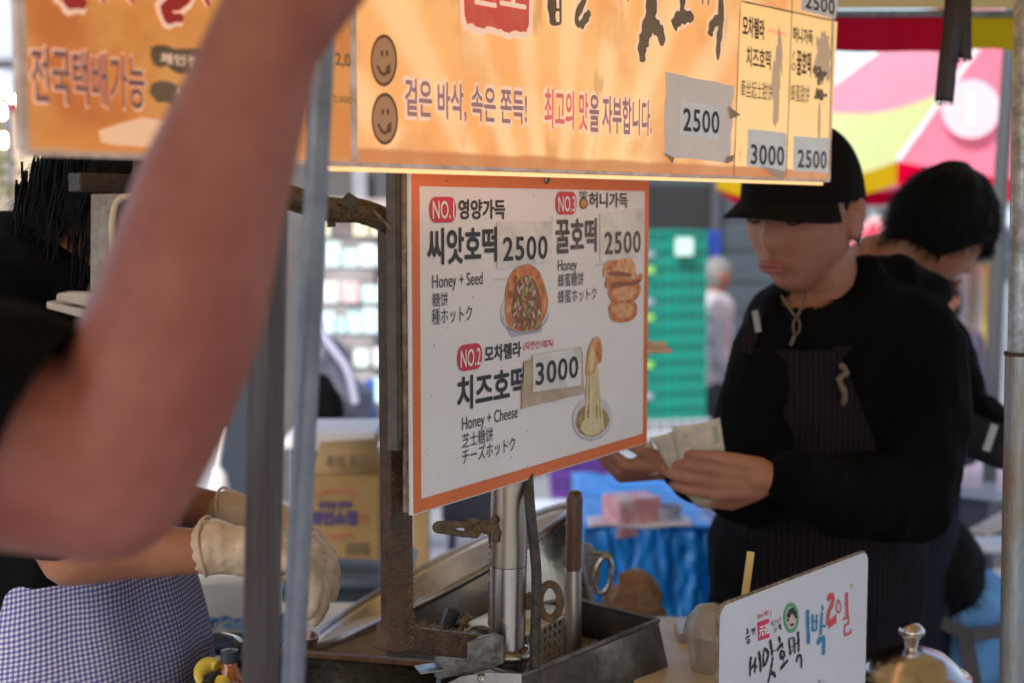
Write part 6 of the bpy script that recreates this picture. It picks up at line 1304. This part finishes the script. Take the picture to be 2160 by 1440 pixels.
mb = MB(); mb.box(W(1380, 738, 2.12), (.05, .04, .006)); mb.box(W(1376, 727, 2.13), (.04, .03, .009)); mb.build('wooden_ledge', wood_pale, None, label='pale wooden ledge poking out right of the menu board', cat='ledge', bevel=.001)

# ------------------------------------------------------------------ small sign at the lower right
SB = Plane(1520, 1290, 1.65, 41.5)
us0, vs1 = SB.uv(1519, 1279); us1, _ = SB.uv(1831, 1170); vs0 = vs1 - .30
sgn = thing('counter_sign', SB.pt(.15, vs0, 0), 'small white counter sign with brush lettering, red seal and green round emblem', 'sign')
mb = MB(); mb.prism(rrect(SB, us0, vs0, us1, vs1, .016, 6), SB.n, .0045); mb.build('panel', mat('white laminated panel', (.66, .65, .7), .25, 0, (.6, .58, .64), 5), sgn, smooth=30)
mb = MB(); e = rrect(SB, us0 - .0008, vs0, us1 + .0008, vs1 + .0008, .0165, 6, -.0025); mb.tube(e, .0024, 6, closed=True); mb.build('frayed_edge', mat('brown frayed edge', (.3, .22, .15), .9, 0, (.12, .08, .05), 90, .6, 150), sgn)
fluff(sgn, 'edge_fibres', [(p + Vector((0, 0, .001)), (0, 0, 1)) for p in [e[6].lerp(e[7], rr.random()) for _ in range(150)]] + [(e[2], (1, 0, 1))] * 6, .004, .00018, 4)
Z = lambda pts: [(1540 + x / 6.545, 1220 + y / 6.545) for x, y in pts]
inkd = mat('black brush ink', (.015, .016, .02), .5)
BS = lambda lst, m, nm='brush_lettering', **k: strokes(SB, [(w_ * 1.3 / 6.545, Z(p_)) for w_, p_ in lst], m, sgn, off=.0008, name=nm, **k)
BS([(26, [(285, 1070), (272, 1180), (270, 1350)]), (24, [(270, 1240), (330, 1180), (345, 1110), (350, 1080)]), (24, [(335, 1130), (340, 1210), (335, 1300)]), (20, [(345, 1230), (380, 1195)]), (30, [(388, 1000), (405, 1090), (418, 1290)]),
    (26, [(460, 965), (500, 985), (520, 1040), (490, 1150), (455, 1190), (452, 1080), (462, 970)]), (30, [(545, 840), (560, 930), (578, 1060)]), (18, [(580, 1000), (625, 985)]), (22, [(585, 1070), (565, 1200), (540, 1340), (510, 1450)]), (30, [(555, 1290), (600, 1310), (618, 1360)]),
    (26, [(660, 800), (680, 840), (672, 880)]), (24, [(640, 990), (680, 930), (712, 895), (715, 960)]), (26, [(700, 980), (690, 1040), (700, 1090), (740, 1060), (735, 1010), (700, 990)]), (22, [(730, 1080), (735, 1160)]), (26, [(685, 1240), (730, 1190), (795, 1115)]),
    (22, [(805, 830), (815, 940), (822, 1060)]), (20, [(830, 1030), (860, 960)]), (20, [(800, 830), (880, 800)]), (22, [(870, 810), (880, 920), (885, 1030)]), (18, [(840, 940), (880, 910)]), (26, [(928, 720), (935, 860), (938, 1010)]), (18, [(890, 900), (930, 880)]), (22, [(905, 1150), (925, 1070), (965, 1040)]), (24, [(965, 1050), (975, 1140), (975, 1230)])], inkd)
BS([(14, [(228, 680), (240, 730), (215, 765)]), (12, [(240, 720), (262, 750)]), (13, [(205, 830), (240, 795), (270, 780)]), (12, [(245, 830), (232, 865), (245, 885), (265, 860), (262, 835), (245, 830)]), (13, [(285, 715), (325, 690), (312, 740), (300, 775)]), (13, [(335, 665), (342, 775)]),
    (9, [(565, 570), (585, 560)]), (10, [(555, 610), (600, 585)]), (10, [(580, 600), (560, 660)]), (10, [(585, 620), (605, 640)]), (11, [(612, 560), (615, 650)]), (10, [(600, 670), (605, 730)]), (10, [(630, 660), (628, 715)]), (9, [(602, 700), (630, 690)]), (9, [(604, 732), (630, 720)]),
    (10, [(645, 540), (632, 620)]), (10, [(645, 570), (660, 610)]), (11, [(678, 510), (682, 620)]), (9, [(682, 560), (700, 550)]), (10, [(660, 640), (690, 630), (668, 660), (690, 655), (672, 690), (705, 680)]),
    (8, [(1205, 1420), (1225, 1400), (1235, 1440)]), (9, [(1268, 1385), (1272, 1450)]), (8, [(1275, 1410), (1290, 1400)]), (8, [(1300, 1415), (1320, 1405)])], inkd, 'small_brush_lettering')
a = MB(); poly(a, SB, Z([(372, 600), (530, 545), (538, 805), (385, 855)]), .0008); a.build('red_seal', mat('crimson print', (.7, .015, .1), .45), sgn, smooth=0, fix=False)
lettering(SB, '元祖', *Z([(388, 800)])[0], Z([(388, 655)])[0][1], Z([(528, 700)])[0][0], print_white, sgn, off=.0014, bold=.03)
lettering(SB, 'Since 1953', *Z([(372, 552)])[0], Z([(372, 490)])[0][1], Z([(520, 500)])[0][0], print_red, sgn, off=.0009, bold=.02)
BS([(5, [(540, 520), (556, 490), (560, 420)])], print_red, 'red_flourish')
a = MB(); blob(a, SB, *Z([(838, 535)])[0], 16, 32, .0008, 40, inner=.74); a.build('green_ring', mat('green print', (.1, .34, .12), .45), sgn, smooth=0, fix=False)
a = MB(); blob(a, SB, *Z([(838, 545)])[0], 8, 18, .0010, 24); a.build('emblem_face', mat('tan print', (.62, .42, .33), .5), sgn, smooth=0, fix=False)
a = MB()
for x, y, r_ in ((800, 500, 26), (825, 450, 30), (850, 435, 32), (880, 470, 28), (895, 520, 18), (790, 560, 14)): blob(a, SB, *Z([(x, y)])[0], r_ / 6.545, r_ * 1.3 / 6.545, .0013 + x * 1e-7, 14)
poly(a, SB, Z([(820, 625), (868, 605), (865, 640), (822, 655)]), .0016); a.build('emblem_hair', inkd, sgn, smooth=0, fix=False)
blu = mat('blue print', (.0, .2, .42), .45); rdd = mat('brick red print', (.62, .06, .05), .45)
OUT = mat('pale outline', (.72, .66, .7), .5)
BL = [(44, [(1062, 425), (1065, 600), (1078, 900)]), (30, [(1128, 490), (1132, 600), (1130, 720)]), (28, [(1186, 490), (1188, 600), (1182, 715)]), (26, [(1130, 590), (1186, 580)]), (30, [(1134, 715), (1184, 700)]), (32, [(1262, 460), (1252, 600), (1242, 775)]), (34, [(1250, 645), (1310, 650)]), (44, [(1195, 890), (1230, 840), (1300, 815)]), (42, [(1288, 820), (1285, 930), (1280, 1045)]), (16, [(1262, 370), (1278, 410), (1262, 430)])]
RD = [(46, [(1345, 300), (1370, 240), (1412, 250), (1400, 350), (1350, 480), (1345, 640)]), (52, [(1350, 650), (1400, 600), (1460, 555)]), (40, [(1370, 590), (1460, 510)]), (40, [(1600, 185), (1605, 350), (1610, 510)]), (32, [(1555, 555), (1635, 520)]), (30, [(1630, 530), (1632, 600)]), (30, [(1570, 640), (1635, 610)]), (30, [(1575, 650), (1575, 760)]), (34, [(1575, 780), (1660, 735)]), (28, [(1662, 690), (1660, 740)]),
      (14, [(1490, 285), (1460, 370), (1472, 440), (1500, 460), (1520, 400), (1495, 290)])]
for l_, m_ in ((BL, blu), (RD, rdd)):
    strokes(SB, [(w_ / 6.545, Z(p_)) for w_, p_ in l_], OUT, sgn, off=.0006, name='outline', grow=3.2, taper=0); strokes(SB, [(w_ * 1.2 / 6.545, Z(p_)) for w_, p_ in l_], m_, sgn, off=.0010, taper=0)
BS([(5, [(1490 + 50 * math.cos(t), 375 + 120 * math.sin(t)), (1490 + 42 * math.cos(t), 375 + 100 * math.sin(t))]) for t in [R(30 * k) for k in range(12)]], rdd, 'sun_rays')
a = MB(); sx_, sy_ = Z([(1678, 95)])[0]; poly(a, SB, [(sx_ + (3.4 if k % 2 == 0 else 1.5) * math.sin(R(36 * k)), sy_ - (8 if k % 2 == 0 else 3.4) * math.cos(R(36 * k))) for k in range(10)], .0009); a.build('yellow_star', mat('yellow print star', (.75, .5, .08), .5), sgn, smooth=0, fix=False)
mb = MB(); mb.box((W(1583, 1163, 1.95) + W(1568, 1290, 1.95)) / 2, (PX(15, 1.95), .006, (W(1583, 1163, 1.95) - W(1568, 1290, 1.95)).length), Matrix.Rotation(R(6.5), 3, 'Y')); mb.build('wooden_stick', mat('yellow stick', (.85, .58, .2), .5, 0, (.75, .48, .16), 20), None, label='flat yellow stick standing up behind the small white sign', cat='stick', bevel=.0008)
# cups and pots at the lower right
clear = mat('cloudy clear plastic', (.6, .52, .46), .25, 0, (.5, .42, .36), 14, trans=.55)
mb = MB(); mb.box((W(1475, 1400, 2.1).x, 2.13, .765), (.17, .34, .13)); mb.build('cream_box', cream, None, label='cream laminated box carrying the plastic cup and plate', cat='box', bevel=.004)
mb = MB(); mb.lathe([(0, .0), (.030, 0), (.038, .06), (.043, .062), (.038, .08), (.024, .098), (0, .105)], TW(1502, 1420, .832), n=30); mb.build('plastic_cup', clear, None, label='cloudy plastic cup with domed lid left of the small sign', cat='cup')
mb = MB(); mb.prism(rrect(Plane(1432, 1372, 2.15, 90), 0, 0, .08, .03, .01, 5), Vector((0, -1, 0)), .07); mb.build('plastic_box', clear, None, label='shallow cloudy plastic box beside the domed cup', cat='box')
mb = MB(); mb.lathe([(0, 0), (.085, 0), (.09, .01), (.082, .012), (0, .006)], TW(1450, 1432, .8325), n=36); mb.build('paper_plate', cream, None, label='cream paper plate at the bottom beside the small sign', cat='plate')
pot = thing('kettle', W(1950, 1440, 2.05), 'shiny steel kettle lid with knob at the bottom right corner', 'kettle')
ko = W(1920, 1432, 2.1); chrome = mat('polished steel', (.62, .56, .52), .2, 1, (.5, .42, .38), 6)
mb = MB(); mb.lathe([(0, .052), (.02, .05), (.05, .04), (.072, .022), (.08, .01), (.09, .008), (.09, 0), (.098, -.02), (.1, -.1), (0, -.1)], ko, n=48); mb.build('lid', chrome, pot, smooth=50)
mb = MB(); mb.lathe([(0, .088), (.012, .086), (.02, .078), (.02, .072), (.012, .064), (.009, .05)], ko, n=28); mb.build('knob', chrome, pot, smooth=50)
# right pole with its sleeve joint
rp = thing('canopy_pole', W(2135, 2000, 1.85), 'scratched galvanised pole with a sleeve joint at the right edge', 'pole')
pa, pb2 = W(2150, 745, 1.85), W(2137, 1440, 1.85); dd_ = (pb2 - pa) / (pa.z - pb2.z)
mb = MB(); mb.tube([pa - dd_ * .7, pa + dd_ * .001], PX(24, 1.85), 24); mb.build('upper_tube', galv, rp)
mb = MB(); mb.tube([pa, pb2, pb2 + dd_ * (pb2.z - .01)], PX(29, 1.85), 28); mb.build('lower_tube', mat('blotched galvanised', (.3, .36, .38), .4, .85, (.26, .18, .12), 10, .3, 120, rvar=.12, stretch=(3, 3, .5)), rp)
mb = MB(); mb.tube([pa + Vector((0, 0, .002)), pa - Vector((0, 0, .003))], PX(31, 1.85), 24); mb.build('sleeve_ring', rust_dark, rp)

# ------------------------------------------------------------------ canopy over the stall and the strap hanging from it
red_c = cloth_tr('red canopy cloth', (.62, .01, .035), .45); yel_c = cloth_tr('yellow canopy cloth', (.72, .5, .015), .5); brn_c = cloth_tr('mustard canopy cloth', (.5, .36, .14), .35)
can = thing('stall_canopy', (.35, 1.3, 1.85), 'red and yellow canopy with scalloped valance over the stall', 'canopy')
X0, X1, YA_, YB_ = -1.0, 2.2, -1.2, 3.35; zrim = 1.96; apx = Vector((.5, 1.2, 2.75)); n_p = 8  # near edge, out of view, carried back to keep sun off the raised arm
edges = []
for k in range(n_p):
    xa, xb2 = X0 + (X1 - X0) * k / n_p, X0 + (X1 - X0) * (k + 1) / n_p; edges.append((Vector((xa, YB_, zrim)), Vector((xb2, YB_, zrim)), k))
xs = [W(1990, 60, YB_).x, W(2260, 60, YB_).x]
for (xa, xb2, mm) in ((X0, W(1500, 60, YB_).x, yel_c), (W(1500, 60, YB_).x, xs[0], red_c), (xs[0], xs[1], yel_c), (xs[1], X1, red_c)):
    def fv(a, t, xa=xa, xb2=xb2): x = xa + (xb2 - xa) * a; sag = .035 * math.sin(math.pi * a); return Vector((x, YB_ + .02 * math.sin(a * 12) * t, zrim - sag * .25 - (.085) * t - .03 * t * (a - .3) ** 2))
    mb = MB(); mb.grid(fv, 14, 5); mb.build('valance', mm, can, smooth=60, fix=False)
c4 = [Vector((X0, YB_, zrim)), Vector((X1, YB_, zrim)), Vector((X1, YA_, zrim)), Vector((X0, YA_, zrim))]
for i in range(4):
    mb = MB(); A2, B2 = c4[i], c4[(i + 1) % 4]
    mb.grid(lambda a, t: A2.lerp(B2, a).lerp(apx, t) - Vector((0, 0, .05 * math.sin(math.pi * a) * math.sin(math.pi * min(1, t * 1.2)) * (1 - t))), 12, 10); mb.build('roof_panel', brn_c, can, smooth=60, fix=False)
for p_ in c4: mb = MB(); mb.tube([p_ + Vector((0, 0, -.01)), apx - Vector((0, 0, .02))], .011, 10); mb.build('rib', galv, can)
mb = MB(); mb.tube([c4[0] - Vector((0, 0, .012)), c4[1] - Vector((0, 0, .012))], .009, 8); mb.build('edge_rail', galv, can)
strapm = mat('dark vinyl strap', (.03, .014, .014), .4, 0, (.05, .025, .022), 30, .4, 70)
stp = thing('hanging_strap', W(2010, 215, 2.6), 'dark frayed vinyl straps hanging down at the upper right', 'strap')
def band(pts, wpx, Y, name):
    mb = MB(); P = catmull([tuple(W(x, y, Y + z)) for x, y, z in pts], 5)
    V_ = []; hw = PX(wpx, Y) / 2
    for i, p in enumerate(P): V_ += [Vector(p) + Vector((-hw, .006 , 0)), Vector(p) + Vector((-hw * .2, -.004, 0)), Vector(p) + Vector((hw, .004, -.002))]
    mb.add(V_, [(3 * i + j, 3 * i + j + 1, 3 * i + j + 4, 3 * i + j + 3) for i in range(len(P) - 1) for j in (0, 1)]); return mb.build(name, strapm, stp, smooth=30, solid=.003)
band([(2020, -120, 0), (2012, 40, 0), (2002, 120, 0), (1993, 214, .0)], 38, 2.6, 'long_strap'); band([(2030, -120, .03), (2030, 40, .03), (2031, 124, .03)], 40, 2.6, 'short_strap')
mb = MB(); rr = random.Random(3)
for k in range(60): 
    x, y = (rr.uniform(1975, 2010), 216) if k % 2 else (rr.uniform(2013, 2048), 125); a_ = W(x, y, 2.6); mb.tube([a_, a_ + Vector((rr.uniform(-.003, .003), 0, -rr.uniform(.002, .007)))], .0006, 4)
mb.tube([W(1990 + 7 * math.cos(t), 222 + 9 * math.sin(t), 2.6) for t in [R(-60 - 20 * k) for k in range(8)]], .0012, 5); mb.build('frayed_threads', strapm, stp)
